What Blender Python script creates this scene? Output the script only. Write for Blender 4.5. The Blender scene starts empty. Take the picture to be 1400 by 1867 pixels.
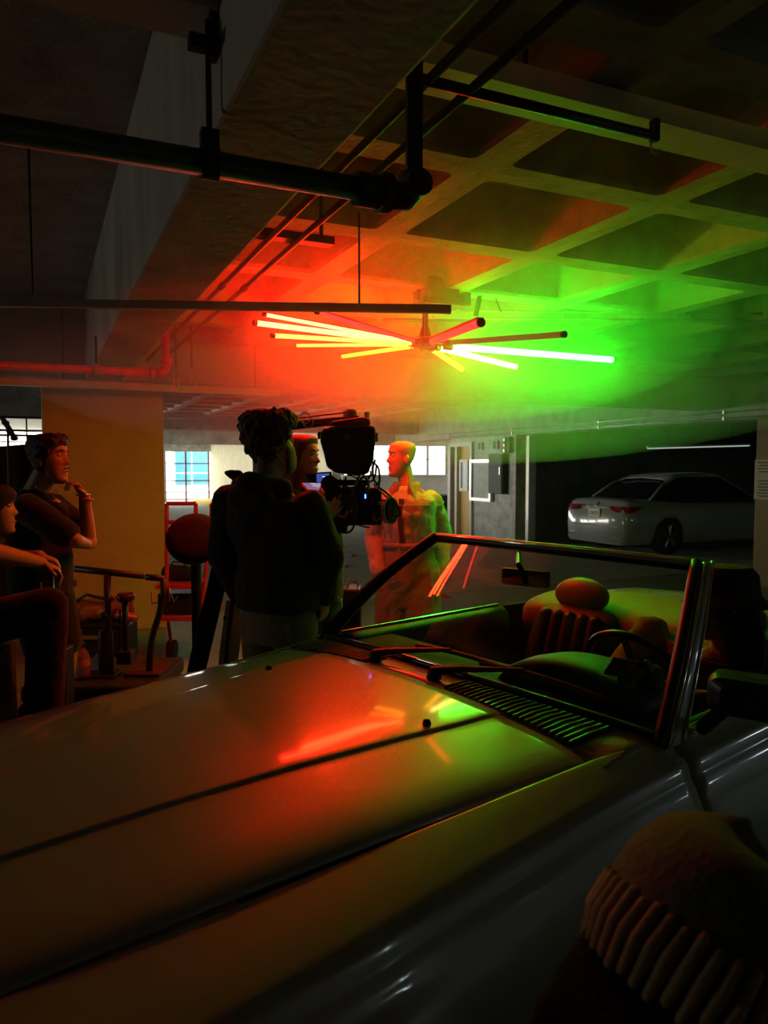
import bpy, bmesh, math, random
from mathutils import Vector, Matrix, noise
random.seed(7)
S = bpy.context.scene
COL = S.collection
# ------------------------------------------------------------------ camera
F = 1358.0; W, H = 1400.0, 1867.0; CAMZ = 1.6
PITCH = math.atan((H/2-850.0)/F)
cam = bpy.data.cameras.new('camera'); camo = bpy.data.objects.new('camera', cam); COL.objects.link(camo)
cam.sensor_fit = 'VERTICAL'; cam.sensor_height = 24.0; cam.lens = F/H*24.0
cam.clip_start = .02; cam.clip_end = 300
camo.location = (0, 0, CAMZ); camo.rotation_euler = (math.pi/2-PITCH, 0, 0)
cam.dof.use_dof = True; cam.dof.focus_distance = 3.2; cam.dof.aperture_fstop = 3.6
S.camera = camo
# ------------------------------------------------------------------ world: pale overcast sky, seen only through the openings
w = bpy.data.worlds.new('sky'); S.world = w; w.use_nodes = True
bg = w.node_tree.nodes['Background']; bg.inputs[0].default_value = (1, .99, .86, 1); bg.inputs[1].default_value = 12.0
S.view_settings.view_transform = 'Standard'; S.view_settings.look = 'None'
S.view_settings.exposure = 0.35; S.view_settings.gamma = 1.0; S.view_settings.use_curve_mapping = False
try:
    S.cycles.use_denoising = True; S.cycles.max_bounces = 6; S.cycles.diffuse_bounces = 3; S.cycles.glossy_bounces = 3
    S.cycles.transmission_bounces = 5; S.cycles.volume_bounces = 0; S.cycles.transparent_max_bounces = 8
    S.cycles.sample_clamp_indirect = 3.0; S.cycles.caustics_reflective = False; S.cycles.caustics_refractive = False
    S.cycles.use_light_tree = True; S.cycles.volume_step_rate = 4.0
except Exception as e: print(e)

# ------------------------------------------------------------------ frames of reference
def ray(px, py):
    x = (px-W/2)/F; y = (H/2-py)/F
    c, s = math.cos(PITCH), math.sin(PITCH)
    return Vector((x, c + y*s, -s + y*c))
def P(px, py, d):                      # a point that depth d (along world Y) sees at a pixel
    r = ray(px, py); return Vector((0, 0, CAMZ)) + r*(d/r.y)
def PZ(px, py, z):                     # on the level plane z
    r = ray(px, py); return Vector((0, 0, CAMZ)) + r*((z-CAMZ)/r.z)
UA = math.radians(24.7)
Vx = Vector((math.cos(UA), math.sin(UA), 0)); Ux = Vector((-math.sin(UA), math.cos(UA), 0))
def AB(a, b, z=0): return Vx*a + Ux*b + Vector((0, 0, z))   # garage grid
def PB(px, py, b):                     # pixel on the garage plane b = const
    r = ray(px, py); return Vector((0, 0, CAMZ)) + r*(b/r.dot(Ux))
def PA(px, py, a):
    r = ray(px, py); return Vector((0, 0, CAMZ)) + r*(a/r.dot(Vx))

# ------------------------------------------------------------------ materials
MATS = {}
def mat(name, col, rough=.6, metal=0., var=0., scale=8., bump=0., bscale=None, coat=0., spec=.5, emit=None, estr=0., col2=None, trans=0., ior=1.45, alpha=1., detail=4., coat_r=.05, stretch=None, sheen=0.):
    if name in MATS: return MATS[name]
    m = bpy.data.materials.new(name); m.use_nodes = True; nt = m.node_tree; b = nt.nodes['Principled BSDF']
    b.inputs['Base Color'].default_value = (*col, 1); b.inputs['Roughness'].default_value = rough; b.inputs['Metallic'].default_value = metal
    b.inputs['Specular IOR Level'].default_value = spec; b.inputs['IOR'].default_value = ior
    b.inputs['Coat Weight'].default_value = coat; b.inputs['Coat Roughness'].default_value = coat_r
    b.inputs['Transmission Weight'].default_value = trans; b.inputs['Alpha'].default_value = alpha
    b.inputs['Sheen Weight'].default_value = sheen
    if emit: b.inputs['Emission Color'].default_value = (*emit, 1); b.inputs['Emission Strength'].default_value = estr
    if var or bump:
        tc = nt.nodes.new('ShaderNodeTexCoord'); mp = nt.nodes.new('ShaderNodeMapping'); nt.links.new(tc.outputs['Object'], mp.inputs[0])
        if stretch: mp.inputs['Scale'].default_value = stretch
        nz = nt.nodes.new('ShaderNodeTexNoise'); nz.inputs['Scale'].default_value = scale; nz.inputs['Detail'].default_value = detail; nz.inputs['Roughness'].default_value = .65
        nt.links.new(mp.outputs[0], nz.inputs['Vector'])
        if var:
            cr = nt.nodes.new('ShaderNodeValToRGB'); c2 = col2 or tuple(min(1, c*(1+var)) for c in col); c1 = tuple(c*(1-var) for c in col)
            cr.color_ramp.elements[0].position = .32; cr.color_ramp.elements[1].position = .7
            cr.color_ramp.elements[0].color = (*c1, 1); cr.color_ramp.elements[1].color = (*c2, 1)
            nt.links.new(nz.outputs['Fac'], cr.inputs[0]); nt.links.new(cr.outputs[0], b.inputs['Base Color'])
        if bump:
            n2 = nz
            if bscale:
                n2 = nt.nodes.new('ShaderNodeTexNoise'); n2.inputs['Scale'].default_value = bscale; n2.inputs['Detail'].default_value = 5
                nt.links.new(mp.outputs[0], n2.inputs['Vector'])
            bp = nt.nodes.new('ShaderNodeBump'); bp.inputs['Strength'].default_value = bump; bp.inputs['Distance'].default_value = .02
            nt.links.new(n2.outputs['Fac'], bp.inputs['Height']); nt.links.new(bp.outputs[0], b.inputs['Normal'])
    MATS[name] = m; return m
CONC = mat('raw concrete', (.36, .35, .32), .85, var=.35, scale=3.5, bump=.35, bscale=40)
CONC2 = mat('board formed concrete', (.55, .53, .46), .85, var=.3, scale=2.2, bump=.3, bscale=26, stretch=(1, 1, .25))
COLD = mat('shade darkened tan concrete', (.24, .16, .09), .8, var=.12, scale=2., bump=.2, bscale=50)  # darker copy of the tan: dimness of the right column put into its colour
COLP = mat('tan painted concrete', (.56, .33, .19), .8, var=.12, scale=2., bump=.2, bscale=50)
CONC_D = mat('bay shade concrete', (.10, .10, .095), .9, var=.3, scale=3., bump=.3, bscale=40)  # dark tone paints the gloom of the parking bay into its walls
CONC_W = mat('painted concrete', (.50, .47, .40), .8, var=.14, scale=2., bump=.2, bscale=50)
FLOORM = mat('worn garage floor', (.20, .195, .185), .5, var=.5, scale=1.6, bump=.25, bscale=18, detail=8)
FLOORFAR = mat('dusty asphalt', (.33, .33, .32), .6, var=.3, scale=5., bump=.4, bscale=30, detail=8)
BLACK = mat('matte black metal', (.012, .012, .013), .45, var=.3, scale=30)
BLACKP = mat('black plastic', (.014, .014, .015), .35)
RUBBER = mat('black rubber', (.012, .012, .012), .6)
STEEL = mat('brushed steel', (.5, .5, .5), .3, metal=1., var=.1, scale=30)
CHROME = mat('chrome', (.8, .8, .8), .08, metal=1.)
GALV = mat('galvanised conduit', (.42, .42, .41), .35, metal=.8, var=.2, scale=20)
WHITEP = mat('white enamel', (.62, .61, .58), .45, var=.08, scale=10)
REDPIPE = mat('red painted pipe', (.42, .03, .02), .4, var=.2, scale=12)
DKPIPE = mat('black iron pipe', (.045, .038, .036), .45, metal=.3, var=.4, scale=18)
def fabric(name, col, var=.2, rough=.9): return mat(name, col, rough, var=var, scale=60, bump=.25, bscale=160, spec=.2, sheen=.15)

# ------------------------------------------------------------------ mesh builder
WL = {}
def cat_(v): return Vector(v)
class MB:
    def __init__(s): s.v = []; s.f = []
    def add(s, vs, fs):
        o = len(s.v); s.v += [Vector(v) for v in vs]; s.f += [tuple(i+o for i in f) for f in fs]; return s
    def box(s, c, sx, sy, sz, X=Vector((1, 0, 0)), Y=None, Z=Vector((0, 0, 1))):   # full sizes, centre c
        X = Vector(X).normalized(); Z = Vector(Z)
        if Y is None: Y = Z.cross(X).normalized()
        Y = Vector(Y).normalized(); Z = X.cross(Y).normalized(); c = Vector(c)
        vs = [c + X*(i*sx/2) + Y*(j*sy/2) + Z*(k*sz/2) for k in (-1, 1) for j in (-1, 1) for i in (-1, 1)]
        return s.add(vs, [(0, 2, 3, 1), (4, 5, 7, 6), (0, 1, 5, 4), (2, 6, 7, 3), (0, 4, 6, 2), (1, 3, 7, 5)])
    def ab(s, a0, a1, b0, b1, z0, z1):
        return s.box(AB((a0+a1)/2, (b0+b1)/2, (z0+z1)/2), a1-a0, b1-b0, z1-z0, X=Vx)
    def quad(s, *p): return s.add(p, [tuple(range(len(p)))])
    def tube(s, pts, r, n=10, cap=True, closed=False):
        pts = [Vector(p) for p in pts]; m = len(pts); rs = r if isinstance(r, (list, tuple)) else [r]*m
        t0 = (pts[1]-pts[0]).normalized(); up = Vector((0, 0, 1)) if abs(t0.z) < .9 else Vector((1, 0, 0))
        nx = t0.cross(up).normalized(); vs = []
        for i, p in enumerate(pts):
            if closed: t = pts[(i+1) % m]-pts[i-1]
            else: t = pts[min(i+1, m-1)]-pts[max(i-1, 0)]
            t = t.normalized() if t.length > 1e-9 else t0
            nx = (nx - t*nx.dot(t)); nx = nx.normalized() if nx.length > 1e-6 else t.orthogonal().normalized()
            ny = t.cross(nx)
            for k in range(n):
                a = 2*math.pi*k/n; vs.append(p + (nx*math.cos(a)+ny*math.sin(a))*rs[i])
        fs = []
        for i in range(m if closed else m-1):
            j = (i+1) % m
            for k in range(n): fs.append((i*n+k, i*n+(k+1) % n, j*n+(k+1) % n, j*n+k))
        if cap and not closed: fs += [tuple(range(n))[::-1], tuple((m-1)*n+k for k in range(n))]
        return s.add(vs, fs)
    def cap(s, p1, r1, p2, r2, n=14, h=4):       # tapered capsule
        p1 = Vector(p1); p2 = Vector(p2); d = p2-p1
        if d.length < 1e-6: d = Vector((0, 0, 1e-4)); p2 = p1+d
        t = d.normalized(); pts = []; rs = []
        for i in range(h+1):
            a = math.pi/2*(1-i/h); pts.append(p1-t*r1*math.sin(a)); rs.append(max(r1*math.cos(a), 1e-4))
        for i in range(h+1):
            a = math.pi/2*i/h; pts.append(p2+t*r2*math.sin(a)); rs.append(max(r2*math.cos(a), 1e-4))
        return s.tube(pts, rs, n)
    def chain(s, pts, rs, n=14):
        for i in range(len(pts)-1): s.cap(pts[i], rs[i], pts[i+1], rs[i+1], n)
        return s
    def ell(s, c, rx, ry, rz, X=Vector((1, 0, 0)), Z=Vector((0, 0, 1)), n=20, m=12):
        X = Vector(X).normalized(); Z = Vector(Z).normalized(); Y = Z.cross(X).normalized(); X = Y.cross(Z); c = Vector(c); vs = []; fs = []
        for i in range(m+1):
            a = -math.pi/2+math.pi*i/m; q = max(math.cos(a), 1e-3)
            for k in range(n):
                t = 2*math.pi*k/n; vs.append(c + X*(rx*q*math.cos(t)) + Y*(ry*q*math.sin(t)) + Z*(rz*math.sin(a)))
        for i in range(m):
            for k in range(n): fs.append((i*n+k, i*n+(k+1) % n, (i+1)*n+(k+1) % n, (i+1)*n+k))
        fs += [tuple(range(n))[::-1], tuple(m*n+k for k in range(n))]
        return s.add(vs, fs)
    def loft(s, rings, closed=True, caps=True):
        n = len(rings[0]); vs = [p for r in rings for p in r]; fs = []
        for i in range(len(rings)-1):
            for k in range(n if closed else n-1): fs.append((i*n+k, i*n+(k+1) % n, (i+1)*n+(k+1) % n, (i+1)*n+k))
        if closed and caps: fs += [tuple(range(n))[::-1], tuple((len(rings)-1)*n+k for k in range(n))]
        return s.add(vs, fs)
    def lathe(s, c, prof, axis=Vector((0, 0, 1)), n=24):      # prof: (radius, height)
        c = Vector(c); A = Vector(axis).normalized(); X = A.orthogonal().normalized(); Y = A.cross(X)
        rings = [[c + A*h + (X*math.cos(2*math.pi*k/n)+Y*math.sin(2*math.pi*k/n))*max(r, 1e-4) for k in range(n)] for r, h in prof]
        return s.loft(rings)
    def prism(s, pts, d):                                       # polygon extruded by vector d
        pts = [Vector(p) for p in pts]; d = Vector(d); n = len(pts)
        return s.add(pts+[p+d for p in pts], [tuple(range(n))[::-1], tuple(range(n, 2*n))]+[(i, (i+1) % n, n+(i+1) % n, n+i) for i in range(n)])
    def build(s, name, m, parent=None, smooth=False, bevel=0, solid=0, sub=0, voxel=0, sm=0, disp=None, kind=None, label=None, recalc=True):
        me = bpy.data.meshes.new(name)
        if parent is not None: base = WL[parent]
        else:
            xs = [v.x for v in s.v]; ys = [v.y for v in s.v]; zs = [v.z for v in s.v]
            base = Vector(((min(xs)+max(xs))/2, (min(ys)+max(ys))/2, min(zs)))
        me.from_pydata([v-base for v in s.v], [], s.f)
        if recalc:
            bm = bmesh.new(); bm.from_mesh(me); bmesh.ops.recalc_face_normals(bm, faces=bm.faces); bm.to_mesh(me); bm.free()
        o = bpy.data.objects.new(name, me); COL.objects.link(o)
        if voxel:
            md = o.modifiers.new('r', 'REMESH'); md.mode = 'VOXEL'; md.voxel_size = voxel; md.use_smooth_shade = True
            if sm: q = o.modifiers.new('s', 'SMOOTH'); q.iterations = sm; q.factor = .5
            if disp:
                st, sc = disp
                tx = bpy.data.textures.new('folds', 'CLOUDS'); tx.noise_scale = sc; tx.noise_depth = 2
                q = o.modifiers.new('d', 'DISPLACE'); q.texture = tx; q.strength = st; q.mid_level = .5; q.texture_coords = 'LOCAL'
            dg = bpy.context.evaluated_depsgraph_get(); dg.update()
            me2 = bpy.data.meshes.new_from_object(o.evaluated_get(dg)); o.modifiers.clear(); o.data = me2; bpy.data.meshes.remove(me); me = me2; me.name = name; smooth = True
        if solid: q = o.modifiers.new('t', 'SOLIDIFY'); q.thickness = solid; q.offset = -1
        if bevel: q = o.modifiers.new('b', 'BEVEL'); q.width = bevel; q.segments = 2; q.limit_method = 'ANGLE'; q.angle_limit = math.radians(40)
        if sub: q = o.modifiers.new('u', 'SUBSURF'); q.levels = sub; q.render_levels = sub
        me.materials.clear(); me.materials.append(m)
        if smooth or sub: me.polygons.foreach_set('use_smooth', [True]*len(me.polygons))
        if parent is not None: o.parent = parent; WL[o] = base
        else: o.location = base; WL[o] = base
        if kind: o['kind'] = kind
        if label: o['label'] = label
        return o
def thing(name, loc, label, cat, group=None, kind=None):
    o = bpy.data.objects.new(name, None); COL.objects.link(o); o.empty_display_size = .1; o.location = loc; WL[o] = Vector(loc)
    if label: o['label'] = label
    if cat: o['category'] = cat
    if group: o['group'] = group
    if kind: o['kind'] = kind
    return o
def tag(o, label, cat, group=None):
    o['label'] = label; o['category'] = cat
    if group: o['group'] = group
    return o
def lerp(a, b, t): return a+(b-a)*t
def interp(tab, x):
    if x <= tab[0][0]: return tab[0][1]
    for (x0, y0), (x1, y1) in zip(tab, tab[1:]):
        if x <= x1: return lerp(y0, y1, (x-x0)/(x1-x0))
    return tab[-1][1]
def sstep(x, a, b):
    t = max(0, min(1, (x-a)/(b-a))); return t*t*(3-2*t)
def struct(o): o['kind'] = 'structure'; return o
def text_obj(body, loc, size, X, Z, m, parent, name='lettering', extr=.001, align='CENTER'):
    cu = bpy.data.curves.new(name, 'FONT'); cu.body = body; cu.size = size; cu.extrude = extr; cu.align_x = align; cu.align_y = 'CENTER'
    o = bpy.data.objects.new(name, cu); COL.objects.link(o)
    X = Vector(X).normalized(); Z = Vector(Z).normalized(); N = X.cross(Z)
    M = Matrix((X, Z, N)).transposed().to_4x4(); M.translation = Vector(loc)
    dg = bpy.context.evaluated_depsgraph_get(); dg.update(); me = bpy.data.meshes.new_from_object(o.evaluated_get(dg))
    bpy.data.objects.remove(o); me.transform(M)
    base = WL[parent]; me.transform(Matrix.Translation(-base))
    me.materials.clear(); me.materials.append(m)
    q = bpy.data.objects.new(name, me); COL.objects.link(q); q.parent = parent; WL[q] = base
    return q
# ================================================================== THE GARAGE
ZS, ZB, ZR = 3.15, 2.41, 2.73          # slab, beam soffit, waffle rib underside
struct(MB().ab(-9, 17, -7, 8.2, -.3, 0).build('floor', FLOORM))
struct(MB().ab(-9, 17, 8.2, 36, -.3, 0).build('floor_far', FLOORFAR))
struct(MB().ab(-30, 40, 36, 70, -.4, -.06).build('street_ground', FLOORFAR))
ceil = struct(MB().ab(-9.3, 17.3, -7.3, 36, ZS, ZS+.25).build('ceiling', CONC))
# waffle coffers, one mesh shared by all
def coffer_mesh():
    n = 6; L = .9
    def rr(half, rad, z):
        pts = []
        for cx, cy, a0 in ((1, 1, 0), (-1, 1, 90), (-1, -1, 180), (1, -1, 270)):
            for i in range(n+1):
                a = math.radians(a0+90*i/n); pts.append(Vector(((half-rad)*cx+rad*math.cos(a), (half-rad)*cy+rad*math.sin(a), z)))
        return pts
    outer = []
    for p in rr(L/2, .0001, 0): outer.append(p)
    rings = [outer, rr(.375, .035, 0), rr(.365, .035, .02), rr(.34, .05, .30), rr(.325, .05, .325)]
    m = len(outer); vs = [p for r in rings for p in r]; fs = []
    for i in range(len(rings)-1):
        for k in range(m): fs.append((i*m+k, (i+1)*m+k, (i+1)*m+(k+1) % m, i*m+(k+1) % m))
    fs.append(tuple((len(rings)-1)*m+k for k in range(m)))
    me = bpy.data.meshes.new('ceiling_coffer'); me.from_pydata(vs, [], fs); me.materials.append(CONC); return me
cm = coffer_mesh()
for i in range(0, 9):
    for j in range(-3, 7):
        a = .66+.45+.9*i; b = 1.6-.45+.9*j
        if a > 8.6: continue
        o = bpy.data.objects.new('ceiling_coffer', cm); COL.objects.link(o); o.parent = ceil
        o.location = AB(a, b, ZR)-WL[ceil]; o.rotation_euler = (0, 0, UA); WL[o] = WL[ceil]
for i in range(0, 7):
    for j in range(0, 9):
        a = .66+.45+.9*i; b = 8.6+.45+.9*j
        o = bpy.data.objects.new('ceiling_coffer', cm); COL.objects.link(o); o.parent = ceil
        o.location = AB(a, b, ZR)-WL[ceil]; o.rotation_euler = (0, 0, UA); WL[o] = WL[ceil]
struct(MB().ab(.40, .72, -6.9, 7.53, ZB, ZS).build('beam_left', CONC2, bevel=.012))
struct(MB().ab(-8.9, 8.8, 7.53, 8.12, ZB, ZS).build('beam_back', CONC_W, bevel=.012))
struct(MB().ab(8.8, 9.3, -6.9, 18.4, 2.24, ZS).build('beam_right', CONC, bevel=.012))
struct(MB().ab(.9, 8.75, 17.0, 17.5, ZB, ZS).build('beam_far', CONC, bevel=.012))
struct(MB().ab(.9, 6.95, 24., 24.5, 2.3, ZS).build('beam_exit', CONC, bevel=.012))
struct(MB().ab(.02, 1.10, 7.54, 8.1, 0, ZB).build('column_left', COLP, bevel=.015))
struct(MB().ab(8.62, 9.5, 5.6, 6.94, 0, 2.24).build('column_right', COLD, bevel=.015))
struct(MB().ab(-1.9, -1.2, 7.9, 8.5, 0, ZB).build('column_far_left', CONC, bevel=.015))
# outer walls
struct(MB().ab(-9.3, 17.3, -7.3, -7, 0, ZS).build('wall_rear', CONC_W))
wq = MB(); wq.ab(-9.3, -9, -7, 14, 0, 1.6); wq.ab(-9.3, -9, -7, 14, 2.3, ZS); wq.ab(-9.3, -9, -7, 7.6, 1.6, 2.3); wq.ab(-9.3, -9, 9.0, 14, 1.6, 2.3); struct(wq.build('wall_left', CONC))  # unseen opening added so daylight reaches the left face of the beam
struct(MB().ab(16.5, 16.8, -7, 5, 0, ZS).build('wall_right', CONC_W))
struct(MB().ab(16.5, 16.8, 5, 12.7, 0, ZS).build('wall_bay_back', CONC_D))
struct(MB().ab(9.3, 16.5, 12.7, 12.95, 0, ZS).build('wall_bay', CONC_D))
wq = MB(); wq.ab(.6, .9, 14.3, 36, 0, .95); wq.ab(.6, .9, 14.3, 36, 2.6, ZS)
for b in (14.3, 19, 24, 29, 33.6): wq.ab(.6, .9, b, b+.5, .95, 2.6)
struct(wq.build('wall_ramp', CONC))  # openings out of view, added to brighten the far floor
CREAM = mat('cream wall paint', (.62, .56, .40), .7, var=.1, scale=3)
struct(MB().ab(7.0, 7.3, 18.7, 34, 0, ZS).build('wall_exit', CREAM))
# left back wall with a window strip
wl = MB(); wl.ab(-9, .9, 14, 14.3, 0, 1.62); wl.ab(-9, .9, 14, 14.3, 2.44, ZS); wl.ab(-9, -3.2, 14, 14.3, 1.62, 2.44); wl.ab(.28, .9, 14, 14.3, 1.62, 2.44)
struct(wl.build('wall_back_left', CONC))
DARKFR = mat('dark window frame', (.02, .02, .02), .5)
w1 = struct(thing('window_1', AB(-1.4, 14.05, 1.62), None, None))
for z in (1.64, 1.86, 2.12, 2.2, 2.42): MB().ab(-3.2, .28, 14.02, 14.1, z-.018, z+.018).build('window_bar', DARKFR, w1)
for a in (-3.1, -2.2, -1.3, -.75, -.2, .25): MB().ab(a-.012, a+.012, 14.03, 14.09, 1.62, 2.44).build('window_mullion', DARKFR, w1)
# back wall with the wide window behind the bald person
wb = MB(); wb.ab(7.3, 16.8, 18.5, 18.75, 0, 1.37); wb.ab(7.3, 16.8, 18.5, 18.75, 2.16, ZS); wb.ab(10.55, 16.8, 18.5, 18.75, 1.37, 2.16); wb.ab(7.0, 7.35, 18.5, 18.75, 1.37, 2.16)
struct(wb.build('wall_back', CONC_W))
w2 = struct(thing('window_2', AB(9, 18.6, 1.37), None, None))
MB().ab(7.3, 10.55, 18.55, 18.62, 1.78, 1.81).build('window_rail', WHITEP, w2)
for a in (8.2, 9.9): MB().ab(a-.03, a+.03, 18.55, 18.62, 1.37, 2.16).build('window_post', WHITEP, w2)
MB().ab(7.3, 10.7, 18.4, 18.62, 1.33, 1.37).build('window_sill', WHITEP, w2)
wq = MB(); wq.ab(16.5, 16.8, 12.95, 18.75, 0, .95); wq.ab(16.5, 16.8, 12.95, 18.75, 2.6, ZS); struct(wq.build('wall_right_far', CONC))  # opening out of view, added to bring daylight in by the door
# exit opening at the far end, railing and kerb
wf = MB(); wf.ab(.6, 7.3, 34, 34.3, 2.25, ZS); wf.ab(.6, 3.0, 34, 34.3, 0, 2.25)
struct(wf.build('wall_far', CONC))
w3 = struct(thing('window_3', AB(5, 34.1, 0), None, None))
BURG = mat('dark red railing', (.14, .05, .05), .5)
for a in (3.05, 4.3, 5.0, 5.9, 6.92): MB().ab(a-.035, a+.035, 34.06, 34.13, 0, 2.25).build('railing_post', BURG, w3)
for z in (.12, .95, 1.72): MB().ab(3.0, 7.0, 34.07, 34.12, z-.025, z+.025).build('railing_bar', BURG, w3)
YEL = mat('yellow kerb paint', (.75, .5, .03), .6, var=.2, scale=10)
struct(MB().ab(6.2, 7.0, 27, 33.9, 0, .14).build('kerb', YEL, bevel=.02))
# building across the street
fac = thing('office_building', AB(4, 48, 0), 'pale building facade with blue windows seen through the far exit', 'building')
FACW = mat('pale facade', (.80, .80, .78), .8, var=.05, scale=1)
BLUE = mat('blue glazing', (.022, .105, .16), .25, var=.25, scale=1.2)
MB().ab(-6, 16, 48, 52, 0, 9).build('wall', FACW, fac)
for a in (1.2, 4.4, 7.6, 10.8):
    for z in (.35, 3.9):
        f = MB().ab(a-.05, a+2.2, 47.92, 48.02, z, z+2.3).build('window', mat('grey window frame', (.35, .42, .45), .5), fac)
        for k in range(2):
            for q in range(2): MB().ab(a+.05+1.07*k, a+1.03+1.07*k, 47.88, 47.95, z+.08+.78*q, z+.78+1.44*q).build('pane', BLUE, f)
# right wall with the door (a = 8.8)
wr = MB(); wr.ab(8.8, 9.05, 12.7, 14.35, 0, 2.24); wr.ab(8.8, 9.05, 14.35, 15.35, 2.08, 2.24)
struct(wr.build('wall_door_side', mat('grey plaster wall', (.46, .46, .42), .85, var=.3, scale=5, bump=.5, bscale=30)))
d1 = struct(thing('door_1', AB(8.85, 14.85, 0), None, None))
WOOD = mat('orange stained wood', (.55, .32, .08), .45, var=.15, scale=4, stretch=(1, 1, .2))
MB().ab(8.84, 8.89, 14.40, 14.98, 0, 2.05).build('door_leaf', WOOD, d1)
fr = MB(); fr.ab(8.74, 9.07, 14.98, 15.06, 0, 2.1); fr.ab(8.74, 9.07, 15.28, 15.4, 0, 2.14); fr.ab(8.74, 9.07, 14.33, 14.40, 0, 2.1); fr.ab(8.74, 9.07, 14.33, 15.4, 2.05, 2.14)
fr.build('door_frame', WHITEP, d1)
MB().ab(8.82, 8.88, 15.06, 15.28, 0, 2.05).build('door_edge', mat('dark oiled wood', (.25, .14, .04), .5), d1)
for z in (.25, 1.0, 1.75): MB().ab(8.79, 8.86, 15.0, 15.07, z, z+.12).build('hinge', STEEL, d1)
# things on that wall
def wallframe(px0, py0, px1, py1, a, name, label, inner, frame, fw=.05, dep=.06, cat='notice board'):
    p0 = PA(px0, py0, a); p1 = PA(px1, py1, a)
    b0, b1 = p0.dot(Ux), p1.dot(Ux); z1 = p0.z; z0 = PA(px0, py1, a).z
    if b0 > b1: b0, b1 = b1, b0
    t = thing(name, AB(a, (b0+b1)/2, z0), label, cat)
    MB().ab(a-dep*.5, a-.002, b0+fw*.6, b1-fw*.6, z0+fw*.6, z1-fw*.6).build('board', inner, t)
    for q in ((b0, b1, z0, z0+fw), (b0, b1, z1-fw, z1), (b0, b0+fw, z0+fw, z1-fw), (b1-fw, b1, z0+fw, z1-fw)):
        MB().ab(a-dep, a-.003, *q).build('frame_side', frame, t)
    return t
wallframe(862, 838, 900, 912, 8.8, 'notice_board', 'large metal framed notice board on grey wall beside the door', mat('faded board', (.42, .44, .38), .7, var=.2, scale=6), STEEL, .07, .09)
wallframe(842, 838, 857, 895, 8.8, 'framed_notice', 'narrow white framed notice next to the wooden door', mat('white paper', (.75, .78, .78), .6, var=.06, scale=9), WHITEP, .07, .07)
DKG = mat('dark olive cabinet paint', (.05, .055, .04), .6, var=.2, scale=6)
t = thing('electrical_cabinet', AB(8.72, 13.1, 1.2), 'dark electrical cabinet on the wall right of the notice board', 'cabinet')
MB().ab(8.66, 8.797, 12.98, 13.50, 1.02, 1.86).build('body', DKG, t, bevel=.01)
MB().ab(8.645, 8.66, 13.0, 13.48, 1.04, 1.84).build('door', DKG, t)
MB().ab(8.63, 8.646, 13.04, 13.06, 1.42, 1.58).build('handle', STEEL, t)
t = thing('meter_box', AB(8.75, 12.98, 1.9), 'tall panel of round meters above the electrical cabinet', 'meter')
MB().ab(8.70, 8.797, 12.80, 13.06, 1.87, 2.2).build('body', DKG, t, bevel=.01)
for z in (1.92, 2.03, 2.14): MB().lathe(AB(8.70, 12.93, z), [(.0, 0), (.045, 0), (.045, .03), (.03, .045), (0, .045)], -Vx, 16).build('dial', GALV, t)
t = thing('junction_box', AB(8.76, 14.0, 1.9), 'square junction box above the framed notices, nearer the door', 'electrical box')
MB().ab(8.74, 8.798, 13.93, 14.06, 1.96, 2.12).build('body', GALV, t, bevel=.006); MB().ab(8.735, 8.74, 13.94, 14.05, 1.97, 2.11).build('lid', DKG, t)
t = thing('junction_box', AB(8.76, 13.4, 1.9), 'square junction box above the framed notices, nearer the meters', 'electrical box')
MB().ab(8.74, 8.798, 13.33, 13.46, 1.96, 2.14).build('body', GALV, t, bevel=.006); MB().ab(8.735, 8.74, 13.34, 13.45, 1.97, 2.13).build('lid', DKG, t)
# conduits along the right beam
for k, (z, lab) in enumerate(((2.27, 'lower'), (2.36, 'upper'))):
    t = thing('wall_conduit', AB(8.77, 10, z), 'thin %s conduit running along the green lit right beam' % lab, 'conduit')
    MB().tube([AB(8.775, 3.5, z), AB(8.775, 16.5, z)], .014, 8).build('pipe', GALV, t, smooth=True)
    for b in (5, 7.6, 10.2, 12.8, 15.4): MB().ab(8.755, 8.80, b-.015, b+.015, z-.025, z+.025).build('clip', GALV, t)
# notice on the right column
sg = thing('paper_sign', PA(1388, 910, 8.62), 'paper notice with small print on the right column', 'sign')
p0 = PA(1377, 838, 8.615); bb = p0.dot(Ux); z1 = p0.z; z0 = PA(1377, 910, 8.615).z
PAPER = mat('aged paper', (.40, .33, .22), .7, var=.1, scale=9); INK = mat('printing ink', (.03, .03, .03), .7)
MB().ab(8.608, 8.617, bb-.5, bb, z0, z1).build('sheet', PAPER, sg)
for k in range(12):
    z = z1-.04-.04*k
    if k in (4, 5): continue
    MB().ab(8.605, 8.609, bb-.44+.03*(k % 3), bb-.05-.02*(k % 2), z-.007, z+.007).build('text_line', INK, sg)
MB().lathe(AB(8.606, bb-.25, z1-.22), [(.028, 0), (.028, .003), (.04, .003), (.04, 0)], -Vx, 20).build('symbol', INK, sg)
# bins seen beside the door frame
for k, (px, d) in enumerate(((806, 18.6), (812, 17.9))):
    c = P(px, 958, d); c.z = 0
    t = thing('waste_bin', c, 'dark bin standing by the far wall, %s the door frame' % ('just left of the one nearest' if k == 0 else 'directly beside'), 'bin')
    MB().lathe(c, [(.0, 0), (.13, 0), (.16, .8), (0, .8)], n=16).build('body', BLACKP, t, smooth=False); MB().lathe(c+Vector((0, 0, .8)), [(0, 0), (.17, 0), (.17, .05), (.12, .1), (0, .1)], n=16).build('lid', BLACKP, t)
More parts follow.
